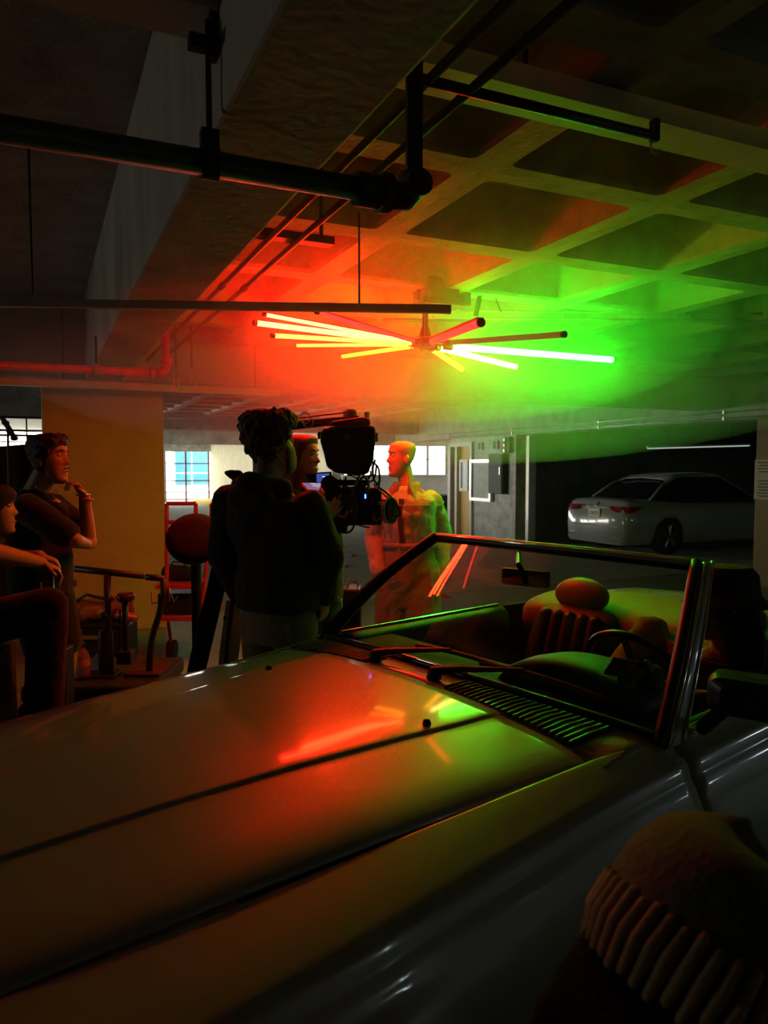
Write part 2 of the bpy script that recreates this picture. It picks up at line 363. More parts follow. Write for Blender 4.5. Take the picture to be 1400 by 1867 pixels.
# fallen debris on the bright floor
DEB = mat('dry leaf', (.16, .07, .04), .8, var=.3, scale=20)
for k, (px, py, s, lab) in enumerate(((622, 998, .10, 'left of the lot'), (648, 1014, .11, 'in the middle below the camera'), (630, 1034, .09, 'nearest to the woman'), (802, 1090, .16, 'lying right of the baggy trousers'), (672, 997, .06, 'smallest, near the bald person'))):
    c = PZ(px, py, .004)
    m = MB(); ang = k*1.1; X = Vector((math.cos(ang), math.sin(ang), 0)); Y = Vector((-X.y, X.x, 0))
    pts = [(-1, 0, .0), (-.5, .42, .015), (.2, .5, .03), (1, .05, .005), (.4, -.45, .02), (-.4, -.4, .03)]
    vs = [c+X*(x*s)+Y*(y*s)+Vector((0, 0, z)) for x, y, z in pts]+[c+Vector((0, 0, .012))]
    m.add(vs, [(i, (i+1) % 6, 6) for i in range(6)])
    tag(m.build('fallen_leaf', DEB, solid=.004), 'dry brown leaf on the bright floor, %s' % lab, 'leaf', 'fallen leaves')

# ================================================================== SERVICES UNDER THE CEILING
def strip(name, p0, p1, w_, h_, m, label, cat='light fixture', lamp=None):
    p0 = Vector(p0); p1 = Vector(p1); d = p1-p0; t = thing(name, (p0+p1)/2, label, cat); L = d.length; c = (p0+p1)/2
    X = d.normalized(); Y = Vector((0, 0, 1)).cross(X).normalized()
    prof = [(-w_/2, h_*.35), (-w_/2*.75, h_/2), (w_/2*.75, h_/2), (w_/2, h_*.35), (w_/2, -h_*.5), (-w_/2, -h_*.5)]
    r = [[q+Y*y+X.cross(Y)*z for y, z in prof] for q in (p0, p1)]
    MB().loft(r).build('housing', m, t)
    for q in (p0, p1): MB().box(q, .012, w_*1.04, h_*1.04, X=X).build('end_cap', m, t)
    return t, X, Y
DUSTY = mat('dusty enamel housing', (.42, .40, .34), .6, var=.15, scale=6)
# long channel crossing the top of the picture
a0, b0 = -.9, 1.5
t, X, Y = strip('strip_light', AB(-.9, 1.85, 2.685), AB(4.6, 1.85, 2.685), .15, .075, WHITEP, 'long unlit strip fixture crossing the top of the picture, nearest the camera')
MB().tube([AB(.907, 1.77, 2.6), AB(1.71, 1.77, 2.6)], .014, 12).build('lamp_tube', BLACKP, t, smooth=True)
MB().ab(1.71, 1.73, 1.76, 1.785, 2.585, 2.65).build('lamp_holder', BLACK, t); MB().ab(.89, .907, 1.76, 1.785, 2.585, 2.65).build('lamp_holder', BLACK, t)
hk = [AB(1.72, 1.77, 2.585)+Vector((0, 0, -.02-.018*math.sin(q)))+Vx*(.018*math.cos(q)) for q in [i*.5 for i in range(11)]]
MB().tube(hk, .003, 6).build('hook', STEEL, t)
for a in (-.3, 1.3, 3.3): MB().tube([AB(a, 1.85, 2.70), AB(a, 1.85, ZR+.3)], .008, 6).build('hanger_rod', BLACK, t)
# sprinkler pipe with clamps
t = thing('sprinkler_pipe', AB(-.5, 1.78, 2.3), 'black iron pipe crossing the upper left under the concrete beam', 'pipe')
MB().tube([AB(-4.5, 1.78, 2.3), AB(.83, 1.78, 2.3)], .029, 16).build('pipe', DKPIPE, t, smooth=True)
MB().lathe(AB(.74, 1.78, 2.3), [(.029, 0), (.042, 0), (.042, .10), (.029, .10)], Vx, 20).build('coupling', DKPIPE, t)
MB().lathe(AB(.80, 1.78, 2.3), [(.03, 0), (.05, .005), (.05, .03), (.03, .035)], Vx, 20).build('flange', DKPIPE, t)
MB().tube([AB(.84, 1.78, 2.3), AB(.88, 1.78, 2.3), AB(.90, 1.79, 2.32), AB(.905, 1.8, 2.36)], .036, 14).build('elbow', DKPIPE, t, smooth=True)
MB().box(AB(.905, 1.78, 2.50), .045, .012, .36, X=Vx).build('drop_strap', BLACK, t)
MB().lathe(AB(.905, 1.74, 2.33), [(0, 0), (.035, 0), (.035, .08), (0, .08)], Ux, 16).build('bolt_collar', DKPIPE, t)
MB().lathe(AB(.374, 1.78, 2.3), [(.034, -.02), (.036, -.02), (.036, .02), (.034, .02)], Vx, 20).build('clamp_ring', BLACK, t)
MB().box(AB(.374, 1.78, 2.345), .04, .03, .06, X=Vx).build('clamp_neck', BLACK, t)
MB().tube([AB(.374, 1.78, 2.36), AB(.374, 1.78, 2.62)], .007, 8).build('hanger_rod', BLACK, t)
MB().box(AB(.365, 1.78, 2.565), .07, .03, .03, X=Vx).build('beam_clamp', BLACK, t); MB().box(AB(.39, 1.80, 2.60), .018, .03, .11, X=Vx).build('wall_plate', BLACK, t)
# two conduits along the beam
for k, (a, lab) in enumerate(((.94, 'next to the concrete beam'), (1.065, 'further from the concrete beam'))):
    t = thing('ceiling_conduit', AB(a, 3, 2.6), 'thin conduit under the waffle ceiling, the one %s' % lab, 'conduit', 'ceiling conduits')
    MB().tube([AB(a, -1, 2.6), AB(a, 7.4, 2.6)], .013, 10).build('pipe', DKPIPE, t, smooth=True)
    for b in (1.15, 2.6, 4.2, 5.9): MB().lathe(AB(a, b, 2.6), [(.013, -.03), (.018, -.03), (.018, .03), (.013, .03)], Ux, 12).build('coupling', DKPIPE, t)
t = thing('conduit_bracket', AB(1.0, 1.1, 2.62), 'dark bracket holding the two conduits near the top edge', 'bracket')
MB().ab(.80, 1.22, 1.06, 1.14, 2.615, 2.655).build('bar', BLACK, t)
for a in (.84, 1.18): MB().tube([AB(a, 1.1, 2.62), AB(a, 1.1, 3.0)], .009, 8).build('rod', BLACK, t)
t = thing('conduit_bracket', AB(1.0, 3.3, 2.62), 'red lit bracket holding the two conduits past the black pipe', 'bracket')
MB().ab(.86, 1.25, 3.26, 3.33, 2.615, 2.65).build('bar', BLACK, t)
for a in (.9, 1.2): MB().tube([AB(a, 3.3, 2.62), AB(a, 3.3, 3.0)], .009, 8).build('rod', BLACK, t)
# lower left red pipe with elbow
t = thing('fire_pipe', AB(-1, 5.77, 2.3), 'red painted fire pipe turning up at an elbow below the beam', 'pipe')
pa = PB(300, 681, 5.77); zz = pa.z; aa = pa.dot(Vx)
MB().tube([AB(-4, 5.77, zz), AB(aa-.06, 5.77, zz)], .03, 14).build('pipe', REDPIPE, t, smooth=True)
MB().tube([AB(aa-.06, 5.77, zz), AB(aa-.02, 5.77, zz+.008), AB(aa+.005, 5.77, zz+.03), AB(aa+.012, 5.77, zz+.07)], .034, 14).build('elbow', REDPIPE, t, smooth=True)
MB().tube([AB(aa+.012, 5.77, zz+.07), AB(aa+.012, 5.77, zz+.9)], .03, 14).build('riser', REDPIPE, t, smooth=True)
for q, ax in ((AB(aa-.1, 5.77, zz), Vx), (AB(aa+.012, 5.77, zz+.08), Vector((0, 0, 1)))): MB().lathe(q, [(.03, 0), (.046, 0), (.046, .03), (.03, .03)], ax, 16).build('flange', REDPIPE, t)
ah = PB(175, 640, 5.77)
MB().tube([Vector((ah.x, ah.y, zz+.02)), Vector((ah.x, ah.y, zz+.24))], .008, 8).build('hanger_rod', BLACK, t); MB().box((ah.x, ah.y, zz), .03, .075, .075, X=Vx).build('clamp', GALV, t)
# two hanging chain links
for k, px in enumerate((321, 350)):
    c = PB(px, 688, 6.6)
    t = thing('hanging_loop', c, 'steel loop hanging on a rod beneath the beam, %s of the pair' % ('left' if k == 0 else 'right'), 'hook', 'hanging loops')
    pts = [c+Vx*(.022*math.cos(q)*1.0)+Vector((0, 0, .05*math.sin(q)+(.03 if math.sin(q) > 0 else -.03))) for q in [i*math.pi/8 for i in range(16)]]
    MB().tube(pts, .008, 8, closed=True).build('loop', GALV, t, smooth=True)
    MB().tube([c+Vector((0, 0, .08)), Vector((c.x, c.y, ZS-.02))], .009, 8).build('rod', DKPIPE, t)
# lit edge strip light over the left column and a further one behind
pe = PB(508, 716, 7.1); t, X, Y = strip('strip_light', AB(-3.5, 7.1, pe.z), Vector((pe.x, pe.y, pe.z)), .10, .07, WHITEP, 'white strip fixture glowing red along the top of the left column')
for a in (-2.5, .2, 1.9): MB().tube([AB(a, 7.1, pe.z+.03), AB(a, 7.1, ZS)], .006, 6).build('hanger_rod', BLACK, t)
pe = PB(371, 759, 13.5); t, X, Y = strip('strip_light', AB(.95, 13.5, pe.z), Vector((pe.x, pe.y, pe.z)), .10, .10, WHITEP, 'short orange lit strip fixture beyond the left column')
MB().tube([AB(1.6, 13.5, pe.z+.03), AB(1.6, 13.5, ZS)], .006, 6).build('hanger_rod', BLACK, t)
# level pipe frame that carries the star of tubes
t = thing('hanging_bar', P(600, 558, 3.44), 'long level metal bar crossing the picture in front of the star of light tubes', 'bar')
for q0, q1, r, n_ in ((P(-200, 549, 3.42), P(822, 564, 3.46), .022, 'main_bar'),):
    MB().box((q0+q1)/2, (q1-q0).length, .03, .036, X=(q1-q0)).build(n_, mat('pale grey enamel bar', (.72, .70, .64), .5, var=.08, scale=10), t)
for px in (60, 655):
    q = P(px, 553, 3.43); MB().tube([q, Vector((q.x, q.y, 2.74 if px > 500 else ZS-.01))], .005, 6).build('hanger_wire', BLACK, t)
t = thing('pipe_run', P(1150, 575, 5.6), 'pair of thin pipes on the right glowing green behind the tubes', 'pipe')
for (ax_, ay, bx, by, d0, d1, r) in ((840, 567, 1500, 573, 5.4, 5.9, .008), (880, 581, 1500, 586, 5.5, 6.0, .008)):
    MB().tube([P(ax_, ay, d0), P(bx, by, d1)], r, 8).build('pipe', GALV, t, smooth=True)
MB().box(P(1262, 560, 5.65), .07, .05, .10).build('clamp', BLACK, t); MB().box(P(1268, 535, 5.65), .05, .03, .36, X=Vector((1, 0, .0)), Z=Vector((-.12, 0, 1))).build('post', BLACK, t)
MB().box(P(1270, 496, 5.65), .13, .05, .05).build('top_clamp', BLACK, t)
MB().tube([P(700, 583, 5.0), P(860, 585, 5.45)], .01, 8).build('link_bar', BLACK, t)
t = thing('pipe_run', P(1150, 495, 5.8), 'single upper pipe on the right above the green tube', 'pipe')
MB().tube([P(880, 503, 5.7), P(1500, 492, 5.75)], .022, 10).build('pipe', DKPIPE, t, smooth=True)
for px in (928, 1330): q = P(px, 500, 5.73); MB().tube([q, Vector((q.x, q.y, 3.03))], .012, 8).build('rod', BLACK, t)
# ================================================================== STAR OF LIGHT TUBES
def emis(name, col, s):
    if name in MATS: return MATS[name]
    m = bpy.data.materials.new(name); m.use_nodes = True; nt = m.node_tree; nt.nodes.clear()
    o = nt.nodes.new('ShaderNodeOutputMaterial'); e = nt.nodes.new('ShaderNodeEmission'); e.inputs[0].default_value = (*col, 1); e.inputs[1].default_value = s
    nt.links.new(e.outputs[0], o.inputs[0]); MATS[name] = m; return m
GAIN = 3.2
E_RED = emis('red tube glow', (1, .009, .003), 54*GAIN)
E_ORG = emis('orange tube glow', (1, .032, .004), 16*GAIN)
E_AMB = emis('amber tube glow', (1, .30, .012), 2.6*GAIN)
E_YW = emis('yellow white tube glow', (1, .72, .14), 4.5*GAIN)
E_GRN = emis('green tube glow', (.010, 1, .012), 38*GAIN)
E_DRED = emis('deep red tube glow', (1, .012, .008), 2.0*GAIN)
E_DIM = emis('faint orange tube glow', (1, .40, .05), .05*GAIN)
HUBC = P(775, 628, 4.9)
star = thing('tube_light_star', HUBC, 'star of glowing red, amber and green light tubes hung under the ceiling', 'light fixture')
# px, py of the outer end, start fraction, emitter, width in m
TUB = [(580, 570, .10, E_DRED, .011, 'dim red tube of the star, highest on the left'),
       (485, 574, .10, E_RED, .011, 'red tube of the star, second highest on the left'),
       (468, 589, .08, E_RED, .0155, 'brightest red tube of the star, pointing furthest left'),
       (500, 612, .08, E_ORG, .0125, 'orange tube of the star pointing left'),
       (542, 630, .08, E_ORG, .012, 'level orange tube of the star pointing left'),
       (625, 650, .08, E_AMB, .014, 'amber tube of the star pointing lower left'),
       (875, 589, .14, E_DRED, .020, 'red tube of the star pointing to the upper right'),
       (1025, 610, .2, E_DIM, .016, 'unlit looking tube of the star pointing right'),
       (1116, 656, .10, E_GRN, .022, 'long green tube of the star pointing right'),
       (940, 669, .10, E_YW, .019, 'yellow white tube of the star pointing lower right'),
       (842, 673, .12, E_AMB, .019, 'short amber tube of the star pointing down right')]
for px, py, f0, em, r, lab in TUB:
    best = None
    L = 1.15 if px < 700 else (1.45 if px > 1100 else 1.2)
    for i in range(400):
        d = 3.5+i*.01; q = P(px, py, d); dd = (q-HUBC).length
        sc = abs(dd-L)+1.2*abs(q.z-HUBC.z)
        if best is None or sc < best[0]: best = (sc, q)
    e = best[1]; s0 = HUBC.lerp(e, f0); X = (e-s0).normalized()
    u = MB().tube([s0.lerp(e, .03), e], r, 14).build('tube', em, star, smooth=False, label=lab)
    MB().tube([s0-X*.01, s0.lerp(e, .035)], r*1.12, 14).build('end_cap', BLACKP, u)
    MB().tube([e, e+X*.02], r*1.12, 14).build('end_cap', BLACKP, u)
    if em in (E_DRED, E_RED) and r < .03 and px != 468:
        Yv = Vector((0, 0, 1)); MB().box(s0.lerp(e, .5)+Vector((0, 0, r*1.1)), (e-s0).length, r*1.9, r*.5, X=X).build('back_rail', mat('red lacquered rail', (.5, .05, .04), .4), u)
    MB().tube([HUBC+Vector((0, 0, .02)), s0], .007, 8).build('arm', BLACK, star)
MB().lathe(HUBC+Vector((0, 0, -.02)), [(0, 0), (.05, 0), (.075, .015), (.075, .05), (.04, .07), (.025, .13), (0, .13)], n=20).build('hub', BLACK, star)
ring = [HUBC+Vector((.10*math.cos(q), .10*math.sin(q), .03)) for q in [i*math.pi/12 for i in range(24)]]
MB().tube(ring, .006, 8, closed=True).build('hub_ring', STEEL, star)
MB().tube([HUBC+Vector((0, 0, .1)), HUBC+Vector((0, 0, .28))], .02, 10).build('stem', BLACK, star)
for k in range(7):
    q = k*.9; MB().tube([HUBC+Vector((.05*math.cos(q), .05*math.sin(q), .05)), HUBC+Vector((.10*math.cos(q), .10*math.sin(q), -.02)), HUBC+Vector((.13*math.cos(q), .13*math.sin(q), .04))], .004, 6).build('cable', BLACKP, star)
for k in range(3):
    q = .4+k*2.1; MB().tube([HUBC+Vector((.1*math.cos(q), .1*math.sin(q), .03)), HUBC+Vector((.03*math.cos(q), .03*math.sin(q), .27))], .003, 6).build('stay_wire', STEEL, star)
# box and yoke above the star
bxp = P(795, 535, 4.9)
t = thing('ballast_box', bxp, 'dark equipment box hung above the star of tubes', 'equipment box')
DKB = mat('dark brown enamel', (.06, .05, .04), .6, var=.2, scale=8)
MB().box(bxp+Vector((0, 0, .03)), .24, .2, .17, X=Vx).build('case', DKB, t, bevel=.01)
MB().box(bxp+Vector((0, 0, -.075)), .30, .22, .025, X=Vx).build('base_plate', BLACK, t)
for s_ in (-1, 1): MB().tube([bxp+Vx*(.13*s_)+Vector((0, 0, -.06)), bxp+Vx*(.13*s_)+Vector((0, 0, .45))], .01, 8).build('hanger_rod', BLACK, t)
MB().box(bxp+Vx*.20+Vector((0, 0, .04)), .05, .12, .22, X=Vx).build('side_box', DKB, t)
MB().tube([bxp+Vx*.16+Vector((0, 0, .1)), bxp+Vx*.32+Vector((0, 0, .12)), bxp+Vx*.45+Vector((0, 0, .02)), bxp+Vx*.5+Vector((0, 0, -.08))], .006, 8).build('cable', BLACKP, t)
MB().tube([bxp+Vx*.36+Vector((0, 0, .14)), bxp+Vx*.30+Vector((0, 0, -.12))], .016, 8).build('strut', BLACK, t)

# ================================================================== HAZE AROUND THE STAR
def haze(name, c, r, dens, aniso=.3):
    m = bpy.data.materials.new(name); m.use_nodes = True; nt = m.node_tree; nt.nodes.clear()
    o = nt.nodes.new('ShaderNodeOutputMaterial'); v = nt.nodes.new('ShaderNodeVolumeScatter'); v.inputs['Density'].default_value = dens; v.inputs['Anisotropy'].default_value = aniso
    v.inputs['Color'].default_value = (1, 1, 1, 1); nt.links.new(v.outputs[0], o.inputs['Volume'])
    return MB().ell(c, r[0], r[1], r[2], n=40, m=24).build(name, m, smooth=True)
hz = haze('haze', P(790, 600, 5.0), (1.9, 1.4, .62), .25)
hz['label'] = 'dense stage haze glowing close around the star of light tubes'; hz['category'] = 'haze'; hz['kind'] = 'stuff'
hz = haze('haze', P(810, 610, 5.3), (3.2, 2.4, .92), .12)
hz['label'] = 'thin outer veil of haze spreading under the waffle ceiling'; hz['category'] = 'haze'; hz['kind'] = 'stuff'

# ================================================================== LIT FLUORESCENT LAMPS TO THE RIGHT (first pair mirrors in the car door, rear pair is added fill)
E_FILL = emis('added fill lamp glow', (.78, .95, 1), 320)  # for the rear pair, added to brighten the car flank by way of the wall
E_FL = emis('cool fluorescent glow', (.80, .95, 1), 26)
for k, (a, b, zl_) in enumerate(((10.0, -1.5, 2.05), (10.5, -.55, 2.05), (8.6, -6.5, 2.92), (12.2, -6.5, 2.92))):
    zl = zl_
    t = thing('fluorescent_lamp', AB(a, b, zl), 'lit twin fluorescent lamp hung off to the right, %s' % ('further back', 'nearer the column', 'added fill behind the camera near the rear wall', 'added fill behind the camera towards the right wall')[k], 'lamp', 'fluorescent lamps')
    MB().ab(a-.65, a+.65, b-.1, b+.1, zl+.02, zl+.08).build('housing' if k < 2 else 'back_rail', WHITEP, t)
    if k > 1:  # added rear pair: trough keeps its tubes out of the flank reflections
        MB().ab(a-.68, a+.68, b-.16, b+.16, zl-.10, zl-.08).build('trough', WHITEP, t); MB().ab(a-.68, a+.68, b+.14, b+.16, zl-.10, zl+.06).build('trough_lip', WHITEP, t)
    for s_ in (-1, 1):
        MB().tube([AB(a-.6, b+.05*s_, zl-.01), AB(a+.6, b+.05*s_, zl-.01)], .016, 10).build('tube', E_FL if k < 2 else E_FILL, t)
        for e in (-1, 1): MB().ab(a+.61*e-.012, a+.61*e+.012, b+.05*s_-.02, b+.05*s_+.02, zl-.03, zl+.03).build('lamp_holder', WHITEP, t)
    for e in (-.5, .5): MB().tube([AB(a+e, b, zl+.08), AB(a+e, b, ZS)], .006, 6).build('hanger_rod', BLACK, t)
# dim lamp inside the parking bay
pl = P(1245, 814, 13.0)
t = thing('bay_strip_light', pl, 'faint white strip light deep in the dark parking bay', 'light fixture')
q0, q1 = PB(1180, 815, 11.2), PB(1366, 810, 11.2)
MB().box((q0+q1)/2, (q1-q0).length, .06, .03, X=(q1-q0)).build('housing', WHITEP, t); MB().tube([q0+Vector((0, 0, -.03)), q1+Vector((0, 0, -.03))], .012, 8).build('tube', emis('faint white glow', (.9, 1, .95), .35), t)
for q in (q0.lerp(q1, .2), q0.lerp(q1, .8)): MB().tube([q, Vector((q.x, q.y, ZS))], .006, 6).build('hanger_rod', BLACK, t)

# daylight portals at the openings
def portal(c, n, w_, h_):
    l = bpy.data.lights.new('daylight_portal', 'AREA'); l.shape = 'RECTANGLE'; l.size = w_; l.size_y = h_; l.cycles.is_portal = True
    o = bpy.data.objects.new('daylight_portal', l); COL.objects.link(o); o.location = c
    o.rotation_euler = Vector(n).to_track_quat('-Z', 'Y').to_euler()
portal(AB(8.9, 18.9, 1.765), -Ux, 3.4, .85); portal(AB(5, 34.5, 1.15), -Ux, 4.1, 2.4); portal(AB(-9.4, 8.3, 1.95), Vx, 1.5, .75); portal(AB(.5, 24, 1.78), Vx, 18, 1.7); portal(AB(16.9, 15.8, 1.78), -Vx, 5.6, 1.7); portal(AB(-1.45, 14.45, 2.03), -Ux, 3.6, .85)
# ================================================================== CONVERTIBLE
CO = Vector((.043, 2.332, 0)); CF = Vector((-.769, -.640, 0)).normalized(); CL = Vector((-CF.y*-1, CF.x, 0))
CL = Vector((0, 0, 1)).cross(CF).normalized()
def C(x, y, z): return CO + CF*x + CL*y + Vector((0, 0, z))
PAINT = mat('silver car paint', (.37, .37, .365), .38, metal=.2, coat=1., coat_r=.07, var=.03, scale=300)
TRIM = mat('black window rubber', (.012, .012, .012), .4)
LEATHER = mat('black leather', (.03, .03, .03), .42, bump=.15, scale=90, var=.2)
HIDE = mat('dark grained dashboard', (.012, .012, .012), .6, spec=.2, bump=.2, scale=200, var=.1)
TONN = mat('olive soft top cover', (.20, .20, .12), .55, bump=.1, scale=120, var=.1)
car = thing('convertible_car', CO, 'silver open two seat convertible filling the foreground with its long hood', 'car')
def zc(x): return interp([(-.1, .947), (0, .945), (.3, .937), (.6, .923), (.9, .902), (1.2, .872), (1.45, .835), (1.6, .79), (1.68, .72)], x)
def hw(x): return interp([(-.1, .715), (0, .713), (.5, .665), (1.0, .605), (1.25, .57), (1.62, .52)], x)
def cre(x): return interp([(-.1, .435), (.15, .408), (1.2, .255), (1.62, .20)], x)
def hoodz(x, y):
    ay = abs(y); w_ = hw(x)
    return zc(x) - .10*y*y - .007*sstep(ay, cre(x)-.006, cre(x)+.010) - .02*math.exp((ay-w_)/.03)
def grid(fn, us, vs, rev=False):
    m = MB(); n = len(vs); P_ = [fn(u, v) for u in us for v in vs]
    fs = [(i*n+k, i*n+k+1, (i+1)*n+k+1, (i+1)*n+k) for i in range(len(us)-1) for k in range(n-1)]
    return m.add(P_, fs)
NX = 44; ts = [math.sin((k/40*2-1)*math.pi/2*.999)*.35+(k/40*2-1)*.65 for k in range(41)]
def lat_samples(x):
    w_ = hw(x); c = cre(x); out = set()
    base = [0, .06, .12, .18, .24, .30, .36, .42, .48, .54, .60]
    s = sorted([b/.60*(c-.02) for b in base if b <= .60]+[c-.006, c-.002, c+.002, c+.006, c+.010]+[lerp(c+.03, w_-.05, k/6) for k in range(7)]+[w_-.035, w_-.02, w_-.01, w_])
    return [-v for v in s[::-1]]+s[1:]
us = [1.62*(k/NX) for k in range(NX+1)]
m = MB(); rows = [[C(x, y, hoodz(x, y)) for y in lat_samples(x)] for x in us]; nn = len(rows[0])
m.add([p for r in rows for p in r], [(i*nn+k, i*nn+k+1, (i+1)*nn+k+1, (i+1)*nn+k) for i in range(NX) for k in range(nn-1)])
hood = m.build('hood', PAINT, car, smooth=True, solid=.012, recalc=True)
# washer nozzles
for q, s_ in ((PZ(490, 1215, .935), 1), (PZ(778, 1321, .925), -1)):
    rel = q-CO; x, y = rel.dot(CF), rel.dot(CL); z = hoodz(x, y)
    MB().lathe(C(x, y, z-.002), [(0, 0), (.011, 0), (.012, .006), (.009, .014), (0, .017)], n=14).build('washer_nozzle', BLACKP, car, smooth=True)
# fenders
def side_sec(x, zt, inner, top_w, belly=1.0):
    return [(inner, zt), (inner+.004, zt-.0008), (lerp(inner, .80, .5), zt-.014), (.790, zt-.031), (.814, zt-.041), (.827, zt-.055), (.834, zt-.080),
            (.837, zt-.088), (.841, zt-.092), (.854, zt-.118), (.869, zt-.152), (.882, .68), (.891, .62), (.893, .56), (.888, .50), (.884, .47), (.884, .45), (.87, .36), (.84, .27), (.79, .22)]
def arch(x, xc, r): return math.sqrt(max(0, r*r-(x-xc)**2)) + .30
def taper(x): return interp([(-2.9, .90), (-2.4, .965), (-1.6, 1), (.8, 1), (1.3, .985), (1.6, .95), (1.75, .90)], x)
def side_panel(name, xs, ztf, innerf, sgn, wheel=None, mat_=None, parent=None):
    m = MB(); rings = []
    for x in xs:
        sec = side_sec(x, ztf(x), innerf(x), .82); out = []
        for y, z in sec:
            if wheel is not None and z < .60 and abs(x-wheel) < .36:
                z = max(z, min(arch(x, wheel, .36), .61))
            yy = y if y <= innerf(x)+.007 else lerp(innerf(x), y*taper(x), 1)
            out.append(C(x, sgn*yy, z))
        rings.append(out)
    m.loft(rings, closed=False)
    return m.build(name, mat_ or PAINT, parent or car, smooth=True, solid=.010)
def frange(a, b, n): return [a+(b-a)*k/n for k in range(n+1)]
def fz(x): return interp([(-2.85, .80), (-2.4, .875), (-1.9, .885), (-1.35, .888), (-.28, .885), (0, .882), (.5, .856), (.9, .828), (1.3, .80), (1.6, .77), (1.75, .70)], x)
for s_ in (1, -1):
    side_panel('fender', frange(-.275, 1.72, 44), fz, lambda x: (hw(x)+.007) if x >= -.02 else interp([(-.275, .762), (-.02, .72)], x), s_, wheel=.86)
    dr = side_panel('door', frange(-1.345, -.283, 18), fz, lambda x: .765, s_)
    side_panel('rear_fender', frange(-2.8, -1.353, 30), fz, lambda x: interp([(-2.8, .55), (-2.3, .66), (-1.9, .70), (-1.36, .765)], x), s_, wheel=-1.60)
    MB().box(C(-.75, s_*.90*.985, .635), .10, .02, .02, X=CF).build('door_handle', CHROME, dr)
    # chrome and rubber along the door top
    MB().tube([C(-1.34, s_*.768, .893), C(-.34, s_*.768, .893)], .007, 8).build('window_seal', CHROME, dr)
    pn = MB(); pn.loft([[C(x, s_*.76, .885), C(x, s_*.735, .892), C(x, s_*.70, .87), C(x, s_*.685, .78), C(x, s_*.69, .40)] for x in frange(-1.34, -.30, 8)], closed=False)
    pn.build('door_card', LEATHER, dr, smooth=True, solid=.01)
    MB().tube([C(-1.36, s_*.897, .46), C(-.29, s_*.897, .46)], .012, 8).build('rub_strip', CHROME, dr)
# underbody, nose, tail
m = MB()
for x0, x1 in ((-2.7, -2.1), (-1.15, .4), (1.3, 1.6)): m.box(C((x0+x1)/2, 0, .30), x1-x0, 1.5, .22, X=CF)
m.build('underbody', RUBBER, car)
MB().box(C(1.60, 0, .58), .06, 1.20, .20, X=CF).build('radiator_grille', BLACK, car)
MB().box(C(1.74, 0, .46), .10, 1.66, .11, X=CF).build('front_bumper', CHROME, car, bevel=.02)
MB().box(C(-2.86, 0, .50), .10, 1.60, .12, X=CF).build('rear_bumper', CHROME, car, bevel=.02)
for s_ in (1, -1):
    MB().box(C(1.66, s_*.68, .62), .06, .30, .18, X=CF).build('headlamp', mat('lamp glass', (.5, .5, .5), .1, metal=.2), car, bevel=.02)
    MB().box(C(-2.78, s_*.58, .66), .06, .40, .14, X=CF).build('tail_lamp', mat('red lamp lens', (.3, .02, .02), .2), car, bevel=.02)
# rear deck
rows = []
for x in frange(-2.82, -2.0, 10):
    w_ = interp([(-2.8, .55), (-2.3, .66), (-1.9, .70)], x); rows.append([C(x, y, fz(x)+.012+.02*(1-(y/w_)**2)) for y in frange(-w_, w_, 16)])
m = MB(); m.add([p for r in rows for p in r], [(i*17+k, i*17+k+1, (i+1)*17+k+1, (i+1)*17+k) for i in range(10) for k in range(16)]); m.build('trunk_lid', PAINT, car, smooth=True, solid=.012)
m = MB(); m.loft([[C(-2.78, y, .83) for y in (-.6, .6)], [C(-2.84, y, .70) for y in (-.66, .66)], [C(-2.82, y, .4) for y in (-.66, .66)]], closed=False); m.build('tail_panel', PAINT, car, solid=.01)
# soft top cover behind the seats
rows = []
for i, x in enumerate(frange(-2.0, -1.46, 12)):
    r = []
    for y in frange(-.70, .70, 28):
        t_ = i/12; bul = math.sin(math.pi*min(1, max(0, t_)))**.5 if 0 < t_ < 1 else 0
        r.append(C(x, y, .885+.085*bul*(1-.35*(abs(y)/.70)**3)+.006*math.sin(y*9+x*5)))
    rows.append(r)
rows.append([C(-1.445, y, .74) for y in frange(-.70, .70, 28)])
m = MB(); n2 = 29; m.add([p for r in rows for p in r], [(i*n2+k, i*n2+k+1, (i+1)*n2+k+1, (i+1)*n2+k) for i in range(len(rows)-1) for k in range(n2-1)]); m.build('soft_top_cover', TONN, car, smooth=True, solid=.01)
# wheels
for x in (.86, -1.60):
    for s_ in (1, -1):
        wh = MB().lathe(C(x, s_*.72, .31), [(.19, -.09), (.29, -.10), (.31, -.07), (.31, .07), (.29, .10), (.19, .09)], CL, 32).build('wheel', RUBBER, car, smooth=True)
        MB().lathe(C(x, s_*.72, .31), [(0, .05*s_), (.06, .06*s_), (.16, .04*s_), (.19, .08*s_), (.19, -.08*s_), (0, -.06*s_)], CL, 24).build('rim', STEEL, wh)
